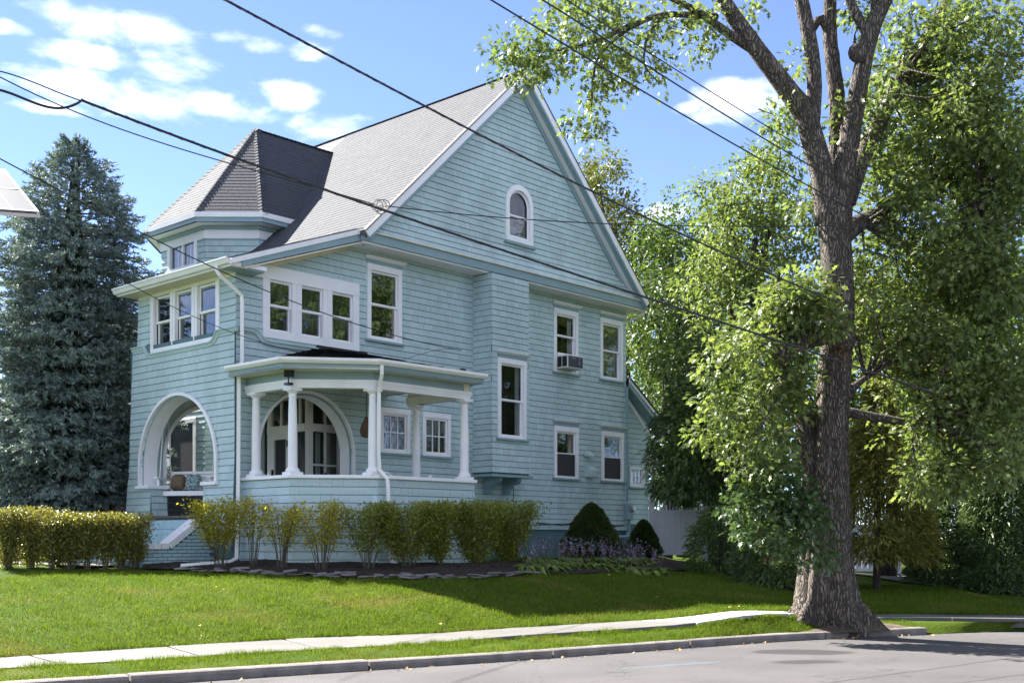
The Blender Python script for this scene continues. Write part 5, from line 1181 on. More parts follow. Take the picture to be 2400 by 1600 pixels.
# leaves in clusters: (px, py, rx, ry, depth offset, depth radius, clusters)
OAKB = [(2200, 250, 210, 240, 1.1, 1.5, 45), (2200, 650, 210, 260, .8, 1.5, 50), (2220, 950, 180, 150, .4, 1.2, 30), (2150, 120, 90, 130, 1.2, 1.2, 60), (2280, 140, 130, 160, 1.2, 1.4, 150), (2200, 330, 150, 140, 1.2, 1.3, 180), (2330, 380, 110, 170, .8, 1.3, 150), (2090, 480, 70, 110, .9, .8, 60), (2180, 620, 150, 120, .9, 1.2, 170), (2320, 650, 110, 150, .6, 1.2, 130), (2110, 800, 110, 110, .6, .9, 90), (2250, 860, 140, 110, .4, 1.2, 130), (2360, 900, 70, 120, .3, 1.0, 60),
        (2230, 1010, 120, 70, .1, .9, 60), (2300, 1080, 110, 60, -.3, .9, 60), (2180, 1120, 80, 50, -.2, .7, 32), (2050, 330, 40, 120, .8, .5, 30), (2000, 620, 40, 90, .7, .4, 26), (2030, 720, 60, 60, .3, .6, 34),
        (1830, 740, 90, 70, -.5, .8, 46), (1760, 830, 120, 90, -.4, .9, 52), (1870, 690, 60, 40, -.8, .5, 30), (1740, 970, 130, 90, .0, .9, 50), (1840, 900, 60, 70, -.4, .6, 36), (1800, 1060, 100, 70, -.3, .8, 34),
        (1940, 745, 40, 45, -.75, .2, 16), (1925, 700, 20, 50, -.6, .15, 5),
        (1180, 130, 55, 45, -1.4, .5, 12), (1225, 100, 50, 60, -1.4, .6, 14), (1300, 120, 70, 60, -1.2, .6, 24), (1260, 170, 70, 30, -1.3, .5, 18), (1380, 70, 90, 70, -1., .7, 30), (1330, 20, 80, 40, -.9, .6, 18), (1440, 30, 80, 45, -.8, .6, 22), (1420, 140, 70, 50, -1., .6, 24), (1390, 210, 40, 50, -1., .4, 14), (1385, 300, 32, 45, -1., .35, 11), (1340, 290, 20, 25, -1., .3, 4), (1460, 180, 50, 40, -.7, .5, 13), (1510, 100, 60, 60, -.5, .5, 18), (1545, 170, 40, 35, -.5, .4, 8), (1560, 40, 60, 45, -.4, .5, 14), (1640, 100, 55, 35, -.2, .5, 13), (1620, 50, 40, 30, -.2, .4, 9), (1680, 30, 40, 30, .0, .4, 6), (1760, 30, 40, 30, .2, .4, 6),
        (1830, 270, 25, 80, .1, .3, 8), (1870, 130, 20, 60, .1, .2, 4), (2000, 20, 60, 40, .3, .4, 8), (2060, 180, 20, 60, .3, .3, 6), (1985, 300, 18, 110, .1, .2, 9), (1900, 470, 40, 60, .4, .4, 12)]
C = []; Cs = []
for (px, py, rx, ry, dY, rY, n) in OAKB:
    Y = OY + dY; thin = px < 1770 and py < 320
    (Cs if thin else C).append(in_ellipsoid(int(n * (2.2 if thin else .60)), o(px, py, dY), (rx * Y / FPX, rY, ry * Y / FPX), .1))
Ct, Cs = np.concatenate(C), np.concatenate(Cs); V, F = cluster_leaves(Ct, 46, .30, .120, .72, 'oak', flat=.8); V2, F2 = cluster_leaves(Cs, 8, .15, .105, .72, 'oak', flat=.8)
npmesh('crown', np.concatenate([V, V2]), np.concatenate([F, F2 + len(V)]), m_oak, oak, off=OB); Cc = Ct[::2]
# branches that feed the leaf clusters
bb = MB(); anchors = [o(*a) for a in ((2060, 290, .8), (2100, 200, 1.), (2180, 430, 1.3), (2020, 525, .5), (2110, 460, 1.), (2300, 470, .6), (2030, 885, .2), (2150, 990, .15), (1855, 825, -.7), (1925, 400, 0), (2010, 220, 0), (1868, 920, .3), (1770, 110, 0))]
for c in Ct[::7]:
    a = min(anchors, key=lambda q: np.linalg.norm(q - c))
    if np.linalg.norm(a - c) > 2.6: continue
    m1 = a + (c - a)*.4 + V3(0, 0, .12) + V3(*RNG.normal(size=3)*.12); bb.tube([a, m1, a + (c - a)*.75 + V3(*RNG.normal(size=3)*.08), c], [.028, .02, .012, .004], 5)
tag(bb.build('branches', m_bark, oak, off=OB, smooth=True), kind='stuff')
# hanging twigs inside the clusters
tw_ = MB()
for c in Cc[::3]: tw_.tube([c + V3(*RNG.normal(size=3)*.2), c + V3(*RNG.normal(size=3)*.05), c + V3(*RNG.normal(size=3)*.16)], [.010, .007, .003], 4)
tag(tw_.build('twigs', m_bark2, oak, off=OB), kind='stuff')
# shaded low sprouts against the trunk
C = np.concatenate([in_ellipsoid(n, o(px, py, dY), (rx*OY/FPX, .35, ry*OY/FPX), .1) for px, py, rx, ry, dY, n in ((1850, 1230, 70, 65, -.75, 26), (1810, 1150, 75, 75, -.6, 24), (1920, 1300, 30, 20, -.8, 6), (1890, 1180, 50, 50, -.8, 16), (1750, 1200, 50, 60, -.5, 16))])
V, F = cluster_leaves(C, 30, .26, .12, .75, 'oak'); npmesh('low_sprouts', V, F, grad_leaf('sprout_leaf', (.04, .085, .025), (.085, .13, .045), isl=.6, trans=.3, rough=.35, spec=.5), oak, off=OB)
# dead spray
V, F = cluster_leaves(np.array([o(1978, 820, -.8), o(1977, 845, -.8), o(1797, 1270, -.8), o(1785, 1240, -.8), o(1805, 1300, -.8)]), 14, .09, .09, .5, 'rhomb'); npmesh('dead_leaves', V, F, mat('dead_leaf', (.13, .07, .035), .9, .3, 20), oak, off=OB)

# ---------------------------------------------------------------- trees behind and beside the house
def bg_tree(px, Y, blobs, trunk_px, leaf, label, name='broadleaf_tree', dens=8., L=.145, per=44, crad=.5, group='trees behind the house', cat='tree'):
    g = gz((px - CX)/FPX*Y, Y) ; base = ((px - CX)/FPX*Y, Y, g - .05)
    bl = [(at(bx, by, Y + dY), (rx*Y/FPX, rY, ry*Y/FPX), 1.) for bx, by, rx, ry, dY, rY in blobs]
    lm = []
    top = at(*trunk_px, Y); r0 = .22
    mid = (V3(*base) + top) / 2 + V3(.15, 0, 0); lm.append(([V3(*base), mid, top], [r0, r0*.75, r0*.35]))
    for c, r, w in bl:
        s = mid + (top - mid) * random.uniform(0, .8); lm.append(([s, (s + c)/2 + V3(0, 0, -.2), c], [.09, .06, .02]))
    return tree(name, label, base, bl, lm, leaf, L=L, per=per, crad=crad, dens=dens, group=group, bark=m_bark2)
bg_tree(1480, 40, [(1400, 470, 90, 100, 0, 2), (1430, 560, 110, 90, 0, 2), (1500, 640, 110, 120, 1, 2), (1400, 400, 50, 40, 0, 1)], (1440, 520), m_yel, 'yellowing tree rising directly behind the gable slope')
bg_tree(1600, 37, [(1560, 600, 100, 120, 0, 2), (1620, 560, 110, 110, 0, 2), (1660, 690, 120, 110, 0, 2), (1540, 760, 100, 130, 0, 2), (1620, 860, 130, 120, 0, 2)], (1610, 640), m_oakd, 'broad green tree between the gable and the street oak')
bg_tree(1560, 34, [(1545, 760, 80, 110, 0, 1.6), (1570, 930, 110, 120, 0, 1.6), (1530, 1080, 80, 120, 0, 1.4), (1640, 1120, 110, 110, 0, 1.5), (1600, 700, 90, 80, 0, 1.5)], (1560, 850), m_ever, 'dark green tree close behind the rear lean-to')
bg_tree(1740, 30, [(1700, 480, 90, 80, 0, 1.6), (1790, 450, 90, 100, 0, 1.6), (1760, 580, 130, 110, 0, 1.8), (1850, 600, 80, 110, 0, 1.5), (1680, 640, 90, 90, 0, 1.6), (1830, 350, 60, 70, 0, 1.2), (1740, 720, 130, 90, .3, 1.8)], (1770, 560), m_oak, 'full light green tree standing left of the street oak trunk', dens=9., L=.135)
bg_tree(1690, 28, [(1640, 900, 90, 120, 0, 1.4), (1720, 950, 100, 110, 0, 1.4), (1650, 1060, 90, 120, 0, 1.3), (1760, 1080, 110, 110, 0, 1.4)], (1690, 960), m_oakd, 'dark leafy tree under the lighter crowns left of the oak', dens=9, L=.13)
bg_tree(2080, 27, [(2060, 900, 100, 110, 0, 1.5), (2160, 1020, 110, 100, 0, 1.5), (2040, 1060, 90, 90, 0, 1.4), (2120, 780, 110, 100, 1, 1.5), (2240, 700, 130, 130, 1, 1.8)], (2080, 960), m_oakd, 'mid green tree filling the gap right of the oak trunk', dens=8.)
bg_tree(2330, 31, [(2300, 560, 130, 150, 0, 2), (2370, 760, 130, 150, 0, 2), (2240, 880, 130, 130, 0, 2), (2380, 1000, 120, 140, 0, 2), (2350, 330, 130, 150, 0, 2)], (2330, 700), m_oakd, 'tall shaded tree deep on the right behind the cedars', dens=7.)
bg_tree(2388, 26.5, [(2400, 980, 60, 80, 0, .8), (2430, 860, 60, 100, 0, .9)], (2385, 900), m_oak, 'tree with a bare grey trunk at the right edge', dens=6, L=.12)
# yew and golden cedar, arborvitae: drooping sprays
def conifer(px, py_top, py_base, Y, rad, leaf, label, n=900, L=.22, name='conifer', droop=.5, sprays=12, group=None, core=True, cat='tree', power=1., hmin=0., wob=.25, W=.16, bark=m_bark2):
    X = (px - CX)/FPX*Y; zb = gz(X, Y) if py_base is None else at(px, py_base, Y)[2]; zt = at(px, py_top, Y)[2]; H = zt - zb; base = (X, Y, zb - .03)
    t = empty(name, base); tag(t, label, cat, group)
    MB().tube([(X, Y, zb - .05), (X, Y, zb + H*.5), (X, Y, zt)], [max(.05, rad*.07), rad*.05, .01], 8).build('trunk', bark, t, off=base)
    h = hmin + (1 - hmin) * RNG.random(n) ** 1.25; a = RNG.random(n) * 2 * math.pi; prof = rad * (1 - h) ** power * (1 + wob * np.sin(a * 3 + h * 9) * .6) + .04
    r = prof * (.55 + .45 * RNG.random(n) ** .5); P = np.stack([X + r*np.cos(a), Y + r*np.sin(a), zb + .04*H + h*H*.96], 1)
    out = np.stack([np.cos(a), np.sin(a), np.full(n, -droop)], 1)
    Pp = np.repeat(P, sprays, 0); D = np.repeat(out, sprays, 0) + RNG.normal(size=(n*sprays, 3)) * .55; D /= np.linalg.norm(D, axis=1, keepdims=True)
    Pp = Pp + RNG.normal(size=Pp.shape) * L * .35
    V, F = fan_leaves(Pp, D, L * RNG.uniform(.6, 1.2, len(Pp)), L * W * RNG.uniform(.7, 1.3, len(Pp)), 'rhomb', .1); npmesh('foliage', V, F, leaf, t, off=base)
    return t
conifer(1668, 800, 1335, 28.5, 1.35, m_ever, 'dark drooping evergreen overhanging the white gate', 1700, .20, droop=.7, power=.38, sprays=14, hmin=.28, wob=.9)
conifer(1690, 1190, 1350, 24.5, .75, m_oakd, 'low green shrub at the foot of the dark evergreen', 420, .16, 'garden_shrub', .1, power=.35, cat='shrub')
conifer(1800, 1240, 1385, 22.5, .7, m_ever, 'shaded low yew left of the oak trunk', 420, .16, 'garden_shrub', .1, power=.35, cat='shrub')
conifer(2055, 900, 1385, 23., 1.15, m_gold, 'golden brown cedar right of the oak trunk', 1200, .2, droop=.25, power=.85, hmin=.12, sprays=15)
conifer(2245, 1020, 1390, 25., 1.0, m_ever, 'dark upright arborvitae left of the driveway', 1100, .2, droop=.0, power=.55, sprays=14)
conifer(2345, 1010, 1420, 23.5, .85, m_ever, 'feathery arborvitae beside the driveway at the right edge', 1100, .2, droop=.0, power=.5, sprays=14)
# blue spruce on the left
def spruce():
    Y = 25.8; px = 172; X = (px-CX)/FPX*Y; zb = gz(X, Y); zt = at(px + 15, 322, Y)[2]; H = zt - zb; base = (X, Y, zb - .03); t = empty('blue_spruce', base); tag(t, 'tall blue-grey spruce left of the house', 'tree')
    MB().tube([(X, Y, zb-.05), (X, Y, zb+H*.6), (X+.14, Y, zt-.1)], [.2, .12, .015], 9).build('trunk', m_bark2, t, off=base)
    br = MB(); P = []; D = []
    lev = 36
    for i in range(lev):
        h = (i + .3) / lev; z = zb + .25 + (H - .25) * h; R0 = 2.75 * (1 - h) ** .45 * min(1, (1 - h) * 8 + .10) * (1 if h > .05 else .85); nb = max(6, int(15 * (1 - h) + 5))
        for j in range(nb):
            a = 2*math.pi*(j + random.random()*.8)/nb; R_ = R0 * random.uniform(.6, 1.18); dz = -.34 * R_ * (1 - h) + .10 * h * R_; e = V3(X + R_*math.cos(a), Y + R_*math.sin(a), z + dz + random.uniform(-.1, .1)); s = V3(X, Y, z)
            lx, ly, _ = HM.inverted() @ Vector(e)
            if (ly < 4.3 and lx > -1.0) or (lx > 1.9 and ly < 8.2): R_ *= .62; e = s + (e - s) * .62
            lx, ly, _ = HM.inverted() @ Vector(e)
            if (ly < 4.2 and lx > -.9) or (lx > 2.0 and ly < 8.2): continue
            br.tube([s, (s + e)/2 + V3(0, 0, .04), e], [.022, .014, .004], 4, cap=False)
            ns = int(11 + R_ * 24); side = V3(-math.sin(a), math.cos(a), 0); d = (e - s) / np.linalg.norm(e - s)
            for q in range(ns):
                f_ = 1 - .68 * (q / ns) ** .9 if ns > 1 else 1; p = s + (e - s) * f_; sp = (1 - f_) * R_ * .75 + .08
                off = side * random.uniform(-sp, sp) + V3(0, 0, random.uniform(-.14, .04)); P.append(p + off); dd = d * .9 + side * np.sign(np.dot(off, side)) * .45 + V3(0, 0, random.uniform(-.25, .25)); D.append(dd / np.linalg.norm(dd))
    P, D = np.array(P), np.array(D); n = len(P); K = 22
    # each sprig is a bottle brush of needles round a short twig
    s = RNG.random((n, K)); Lq = RNG.uniform(.18, .32, (n, 1)); Q = P[:, None, :] + D[:, None, :] * ((s * Lq)[:, :, None]); w = RNG.normal(size=(n, K, 3)); w /= np.linalg.norm(w, axis=2, keepdims=True)
    nd = D[:, None, :] * .75 + w * .75; nd /= np.linalg.norm(nd, axis=2, keepdims=True)
    V, F = fan_leaves(Q.reshape(-1, 3), nd.reshape(-1, 3), RNG.uniform(.06, .10, n*K), .030, 'needle'); npmesh('foliage', V, F, m_spr, t, off=base)
    co = MB(); co.lathe((X, Y, zb), [(2.5*(1-q)**.40*.34*min(1, (1-q)*2.2) + .01, .3 + q*(H-.5)) for q in np.linspace(0, .97, 16)], 14); co.build('dark_filler', m_core, t, off=base)  # solid dark core added to stand in for shade between the branches
    br.build('branches', m_bark2, t, off=base); print('spruce sprigs', n)
spruce()

# ---------------------------------------------------------------- shrubs in front of the house
def shrub(base, w, d, h, leaf, label, group, stems=16, leaves=2200, flat_top=True, bare=.35, L=.05, name='privet_shrub', lean=0., thick=.0055):
    base = V3(*base); t = empty(name, tuple(base)); tag(t, label, 'shrub', group); st = MB(); C = []
    for i in range(stems):
        a = random.random() * 6.28; q = random.random() ** .5; tip = base + V3(w*.5*q*math.cos(a) + lean, d*.5*q*math.sin(a), h * random.uniform(.86, 1.) if flat_top else h * (1 - .5*q*q)); r0 = base + V3(.09*math.cos(a)*random.random(), .09*math.sin(a)*random.random(), -.03)
        m1 = r0 + (tip - r0) * .45 + V3(-.04*math.cos(a), -.04*math.sin(a), 0); st.tube([r0, m1, tip], [thick*1.5, thick, thick*.3], 5)
        for j in range(5):
            f_ = random.uniform(.3, .95); p = r0 + (tip - r0)*f_; e = p + V3(random.uniform(-.18, .18), random.uniform(-.18, .18), random.uniform(.1, .3)); e[2] = min(e[2], base[2] + h); st.tube([p, e], [thick*.6, thick*.25], 4)
        k = int(leaves / stems); f_ = bare + (1 - bare) * RNG.random(k) ** .75; c = r0 + (tip - r0) * f_[:, None] + RNG.normal(size=(k, 3)) * np.array([.085, .085, .05]); C.append(c)
    C = np.concatenate(C); C[:, 2] = np.minimum(C[:, 2], base[2] + h + RNG.normal(size=len(C)) * .012)
    D = unit(len(C)) + np.array([0, 0, .55]); D /= np.linalg.norm(D, axis=1, keepdims=True); l = L * RNG.uniform(.7, 1.3, len(C)); V, F = fan_leaves(C, D, l, l*.5, 'rhomb')
    st.build('stems', m_stem, t, off=base); npmesh('foliage', V, F, leaf, t, off=base)
SHR = [(517, 1310, 1163, 150, 3600, m_priv, .38, 'tall yellow-green shrub beside the front steps, leftmost of the porch row'), (592, 1312, 1166, 62, 900, m_priv, .45, 'thin see-through shrub right of the leftmost porch shrub'), (660, 1322, 1180, 80, 1300, m_priv, .40, 'slim yellow-topped shrub at the bend of the porch skirt'), (755, 1328, 1175, 125, 2400, m_priv, .36, 'spreading yellow-topped shrub before the middle porch panel'),
       (862, 1332, 1178, 120, 2700, m_privg, .30, 'green shrub just left of the bent porch downspout'), (958, 1336, 1178, 110, 3000, m_privg, .2, 'green shrub just right of the bent porch downspout'), (1035, 1338, 1176, 105, 3200, m_privg, .16, 'dense green shrub below the right porch columns'), (1115, 1336, 1172, 115, 3600, m_privg, .10, 'dense green shrub second from the right end of the porch row'), (1190, 1330, 1176, 105, 3600, m_privg, .06, 'dense green shrub at the right end of the porch row')]
for px, pb_, pt, w, n, m_, bare, lab in SHR:
    Y = float(np.interp(px, [517, 592, 660, 755, 862, 958, 1035, 1115, 1190], [20.9, 20.8, 20.5, 20.35, 20.4, 20.6, 20.9, 21.2, 21.6])); X_ = (px-CX)/FPX*Y; g = V3(X_, Y, gz(X_, Y)); h = at(px, pt, Y)[2] - g[2]; shrub(g, w*Y/FPX*(1.3 if px < 900 else 1.6), .75, h, m_, lab, 'shrubs in front of the porch', stems=17 if n > 1000 else 11, leaves=int(n * (1.15 if px < 900 else 2.9)), bare=bare, L=.052)
HEDGE = [(20, 1324, 1190, 'hedge shrub at the left edge of the photo, back row'), (75, 1322, 1189, 'hedge shrub of the back row, second from the left edge'), (135, 1318, 1192, 'hedge shrub at the right end of the back row')]
for px, pb_, pt, lab in HEDGE: g = ground_px(px, pb_ + 4); Y = g[1]; shrub(g, 78*Y/FPX, .75, at(px, pt, Y)[2] - g[2], m_privo, lab, 'clipped hedge left of the steps', stems=18, leaves=5200, bare=.05, L=.05)
for i, px in enumerate((120, 165, 205, 245, 285, 318)):
    g = ground_px(px, 1329); Y = g[1]; shrub(g, 62*Y/FPX, .6, at(px, 1203, Y)[2] - g[2], m_privo, 'clipped hedge shrub of the front row, ' + ('leftmost, over the path end', 'second from the left', 'third from the left', 'third from the steps', 'second from the steps', 'next to the brick steps')[i], 'clipped hedge left of the steps', stems=15, leaves=4000, bare=.14, L=.05)
# burgundy hydrangea behind the hedge
g = ground_px(235, 1316); shrub(g + V3(0, .9, 0), .9, .6, at(235, 1190, g[1] + .9)[2] - g[2], m_rust, 'dark red-leaved shrub peeping over the hedge beside the wall', None, stems=14, leaves=1600, flat_top=False, bare=.2, L=.07, name='red_shrub')
# dwarf spruces
def dwarf(px, py_b, py_t, Y, rpx, label, n=5200, lead=True):
    X = (px-CX)/FPX*Y; zb = gz(X, Y); H = at(px, py_t, Y)[2] - zb; R0 = rpx*Y/FPX; base = (X, Y, zb); t = empty('dwarf_spruce', base); tag(t, label, 'shrub')
    prof = lambda h: R0 * (np.clip(1 - h, 0, 1) ** .62) * (1 - .25 * np.exp(-h * 14))
    h = RNG.random(n) ** 1.15; a = RNG.random(n)*2*math.pi; r = prof(h) * (1 + .10*np.sin(a*5 + h*17) + .06*np.sin(a*9 - h*25)) * (.86 + .14*RNG.random(n)); P = np.stack([X + r*np.cos(a), Y + r*np.sin(a), zb + .03 + h*H], 1)
    K = 9; out = np.stack([np.cos(a), np.sin(a), np.full(n, .55)], 1); D = np.repeat(out, K, 0) + RNG.normal(size=(n*K, 3))*.6; D /= np.linalg.norm(D, axis=1, keepdims=True)
    V, F = fan_leaves(np.repeat(P, K, 0), D, RNG.uniform(.04, .075, n*K), .013, 'needle'); npmesh('foliage', V, F, m_dwarf, t, off=base)
    hh = np.linspace(0, .97, 14); mb = MB(); mb.lathe((X, Y, zb), [(float(prof(q))*.86 + .005, float(q*H)) for q in hh], 16); mb.build('dark_filler', m_core, t, off=base, smooth=True)  # dark filler body, its colour imitates the shaded inside of the cone
    if lead:
        l = MB()
        for q in range(7): aa = q*.9; l.tube([(X, Y, zb+H*.95), (X + .05*math.cos(aa)*(q > 0), Y + .05*math.sin(aa)*(q > 0), zb + H*1.0 + .10 + .04*(q == 0))], [.008, .003], 4)
        l.build('leader', m_dwarf, t, off=base)
dwarf(1386, 1320, 1184, 26.2, 80, 'dense dark cone-shaped spruce before the brick foundation'); dwarf(1508, 1320, 1222, 29.0, 46, 'smaller dark conical shrub by the rear downspout', 3000, False)
# hostas with lilac flowers
def hosta(g, s, i, labels):
    t = empty('hosta', tuple(g)); tag(t, labels, 'hosta', 'row of flowering hostas'); n = 46; a = RNG.random(n)*2*math.pi; el = RNG.uniform(.25, 1.1, n); D = np.stack([np.cos(a)*np.cos(el), np.sin(a)*np.cos(el), np.sin(el)], 1); P = np.tile(g, (n, 1)) + np.stack([np.cos(a)*.05, np.sin(a)*.05, np.zeros(n)], 1)
    l = s * RNG.uniform(.7, 1.15, n); V, F = fan_leaves(P, D, l, l*.32, 'strap', droop=.55); npmesh('leaves', V, F, m_hosta, t, off=g)
    st = MB(); Q = []
    for k in range(5):
        aa = random.random()*6.28; tip = V3(*g) + V3(.16*math.cos(aa), .16*math.sin(aa) + .1, s*random.uniform(1.15, 1.6)); st.tube([V3(*g), (V3(*g)+tip)/2 + V3(0,0,.03), tip], [.005, .004, .002], 4)
        for q in range(8): Q.append(V3(*g) + (tip - V3(*g))*(1 - .05*q) + RNG.normal(size=3)*.018)
    st.build('flower_stalks', m_stem, t, off=g); Q = np.array(Q); D = unit(len(Q)); D[:, 2] -= .3; V, F = fan_leaves(Q, D, .038, .02, 'rhomb'); tag(npmesh('flowers', V, F, m_lav, t, off=g), kind='stuff')
hp = [(1235 + 24*i, 1338 - 6*math.sin(i*.35)) for i in range(14)]
ordn = ['leftmost', 'second', 'third', 'fourth', 'fifth', 'sixth', 'seventh', 'eighth', 'ninth', 'tenth', 'eleventh', 'twelfth', 'thirteenth', 'rightmost']
for i, (px, py) in enumerate(hp): hosta(ground_px(px, py), .33, i, 'flowering hosta on the lawn edge, %s of the row from the porch side' % ordn[i])
for i in range(13): p = ground_px(1245 + 22*i, 1328); hosta(V3(p[0], p[1] + .35, gz(p[0], p[1]+.35)), .34, i, 'flowering hosta close under the wall, %s of the back row from the porch side' % ordn[i])
for i in range(0): pass
# ---------------------------------------------------------------- mulch bed with slate edging
bedf = [ground_px(px, py) for px, py in ((330, 1333), (420, 1334), (500, 1339), (600, 1343), (700, 1348), (800, 1352), (900, 1354), (1000, 1356), (1100, 1355), (1180, 1350), (1250, 1343), (1330, 1346), (1420, 1341), (1500, 1337), (1600, 1336), (1700, 1343), (1800, 1362), (1880, 1395))]
bf = MB(); v = []; f = []
NB = len(bedf); rowsb = 9
for j in range(rowsb):
    for i, p in enumerate(bedf):
        back = 1.9 if p[0] < 2 else (2.8 if i < 14 else 1.6); q = p + V3(-.1, back, 0) * (j / (rowsb - 1)); v.append((q[0], q[1], gz(q[0], q[1]) + .012 + (.035 + .02*math.sin(i*2.1+j*1.7) if 0 < j else 0)))
for j in range(rowsb-1):
    for i in range(NB-1): f.append((j*NB+i, j*NB+i+1, (j+1)*NB+i+1, (j+1)*NB+i))
bed = tag(npmesh('garden_bed', v, f, m_mulch, smooth=True), kind='structure')
# bark chips
Pn = []
for i in range(2600):
    k = random.randrange(NB - 1); t = random.random(); p = bedf[k]*(1-t) + bedf[k+1]*t; q = p + V3(0, random.uniform(.02, 1.3), 0); Pn.append((q[0], q[1], gz(q[0], q[1]) + .05))
V, F = fan_leaves(np.array(Pn), unit(len(Pn))*np.array([1, 1, .3]), RNG.uniform(.04, .09, len(Pn)), .02, 'rhomb'); tag(npmesh('bark_chips', V, F, mat('bark_chip', (.05, .032, .022), .95, .4, 30, isl=.9), bed), kind='stuff')
x_ = 1.2; k_ = 0
line = bedf[1:11]; cum = [0.]
for a, b2 in zip(line[:-1], line[1:]): cum.append(cum[-1] + float(np.linalg.norm(b2 - a)))
s_ = 0.
while s_ < cum[-1]:
    i = max(0, np.searchsorted(cum, s_) - 1); t = (s_ - cum[i]) / (cum[i+1] - cum[i]); p = line[i]*(1-t) + line[i+1]*t; d = line[i+1] - line[i]; an = math.atan2(d[1], d[0])
    for lay in range(random.choice((1, 2, 2, 3))):
        w, dd, th_ = random.uniform(.16, .36), random.uniform(.12, .22), random.uniform(.018, .035); k = 7; pts = []
        for q in range(k): aa = 2*math.pi*q/k + random.uniform(-.25, .25); pts.append((w*.5*math.cos(aa)*random.uniform(.8, 1.1), dd*.5*math.sin(aa)*random.uniform(.8, 1.1), 0))
        mb = MB().slab(pts, (0, 0, th_)); o2 = mb.build('edging_stone', m_flag, bed, bevel=.004); c = p + V3(random.uniform(-.05, .05), random.uniform(-.03, .07), 0); o2.location = (c[0], c[1], gz(c[0], c[1]) + .004 + lay*.03); o2.rotation_euler = (random.uniform(-.12, .16), random.uniform(-.1, .1), an + random.uniform(-.25, .25))
    s_ += random.uniform(.17, .27)

# ---------------------------------------------------------------- white vinyl fence and gate
def fence(A, B, label, gate=False, h=1.75, name='vinyl_fence'):
    A, B = V3(*A), V3(*B); d = B - A; d[2] = 0; L = np.linalg.norm(d); d /= L; n = V3(d[1], -d[0], 0); base = tuple(A); t = empty(name, base); tag(t, label, 'gate' if gate else 'fence')
    F = (A, d, Z3, n)
    k = max(2, int(round(L / 2.2)) + 1)
    for i in range(k): X = L*i/(k-1); MB().fbox(F, X-.06, X+.06, -.1, h+.08, -.06, .06).build('post', m_vinyl, t, off=base)
    lo_ = h * .64; w = .15; X = .06
    while X < L - .06: MB().fbox(F, X+.008, min(X+w, L-.06), .06, lo_, -.012, .012 ).build('board', m_vinyl, t, off=base); X += w
    for z in (.04, lo_, h - .06): MB().fbox(F, .06, L-.06, z, z+.07, -.022, .022).build('rail', m_vinyl, t, off=base)
    X = .12
    while X < L - .1: MB().fbox(F, X, X+.035, lo_+.07, h-.06, -.012, .012).build('picket', m_vinyl, t, off=base); X += .095
E_ = lambda px, Y: V3((px-CX)/FPX*Y, Y, gz((px-CX)/FPX*Y, Y))
fence(E_(1527, 30.2), E_(1652, 30.6), 'white vinyl gate with a picket top beside the house', True, 1.78, 'vinyl_gate')
fence(E_(1656, 30.6), E_(1725, 29.4), 'short white fence panel right of the gate behind the shrubs')
fence(E_(1985, 28.5), E_(2105, 28.5), 'white fence glimpsed between the oak and the golden cedar')
# ---------------------------------------------------------------- neighbour's cream house behind the spruce, and the one seen through the trees
def neighbour(cx_, cy_, w, d, h, rot, mwall, label):
    M = Matrix.Translation((cx_, cy_, .5)) @ Matrix.Rotation(rot, 4, 'Z'); t = empty('neighbour_house', M=M); tag(t, label, 'house')
    b = MB(); b.box(-w/2, w/2, -d/2, d/2, 0, h); b.build('wall', mwall, t); z = .2; sd = MB()
    while z < h - .1: sd.hexa([(-w/2-.02, -d/2-.022, z), (w/2+.02, -d/2-.022, z), (w/2+.02, -d/2-.002, z), (-w/2-.02, -d/2-.002, z), (-w/2-.005, -d/2-.006, z+.14), (w/2+.005, -d/2-.006, z+.14), (w/2+.005, -d/2-.001, z+.14), (-w/2-.005, -d/2-.001, z+.14)]); z += .145
    tag(sd.build('siding_boards', mwall, t), kind='stuff')
    r = MB(); r.slab([(-w/2-.4, -d/2-.4, h), (w/2+.4, -d/2-.4, h), (w/2+.4, 0, h+d*.35)], (0, 0, .1)); r.v = []; r.f = []
    r.hexa([(-w/2-.4, -d/2-.4, h), (w/2+.4, -d/2-.4, h), (w/2+.4, d/2+.4, h), (-w/2-.4, d/2+.4, h), (-w/2-.4, -.05, h+d*.38), (w/2+.4, -.05, h+d*.38), (w/2+.4, .05, h+d*.38), (-w/2-.4, .05, h+d*.38)]); r.build('roof', m_roof, t)
    for x in np.arange(-w/2 + 1, w/2 - .8, 2.2):
        for z in (1.2, 4.0):
            if z + 1.4 < h: f_ = MB().box(x-.5, x+.5, -d/2-.06, -d/2-.02, z, z+1.5).build('window', m_white, t); MB().box(x-.4, x+.4, -d/2-.07, -d/2-.062, z+.1, z+1.4).build('pane', mat('far_pane', (.03, .035, .04), .08, .1, 2, spec=.8), f_)
neighbour(-14.6, 41, 5, 6, 6.4, .35, mat('cream_siding', (.62, .56, .42), .7, .05, 2), 'cream sided house mostly hidden behind the spruce')

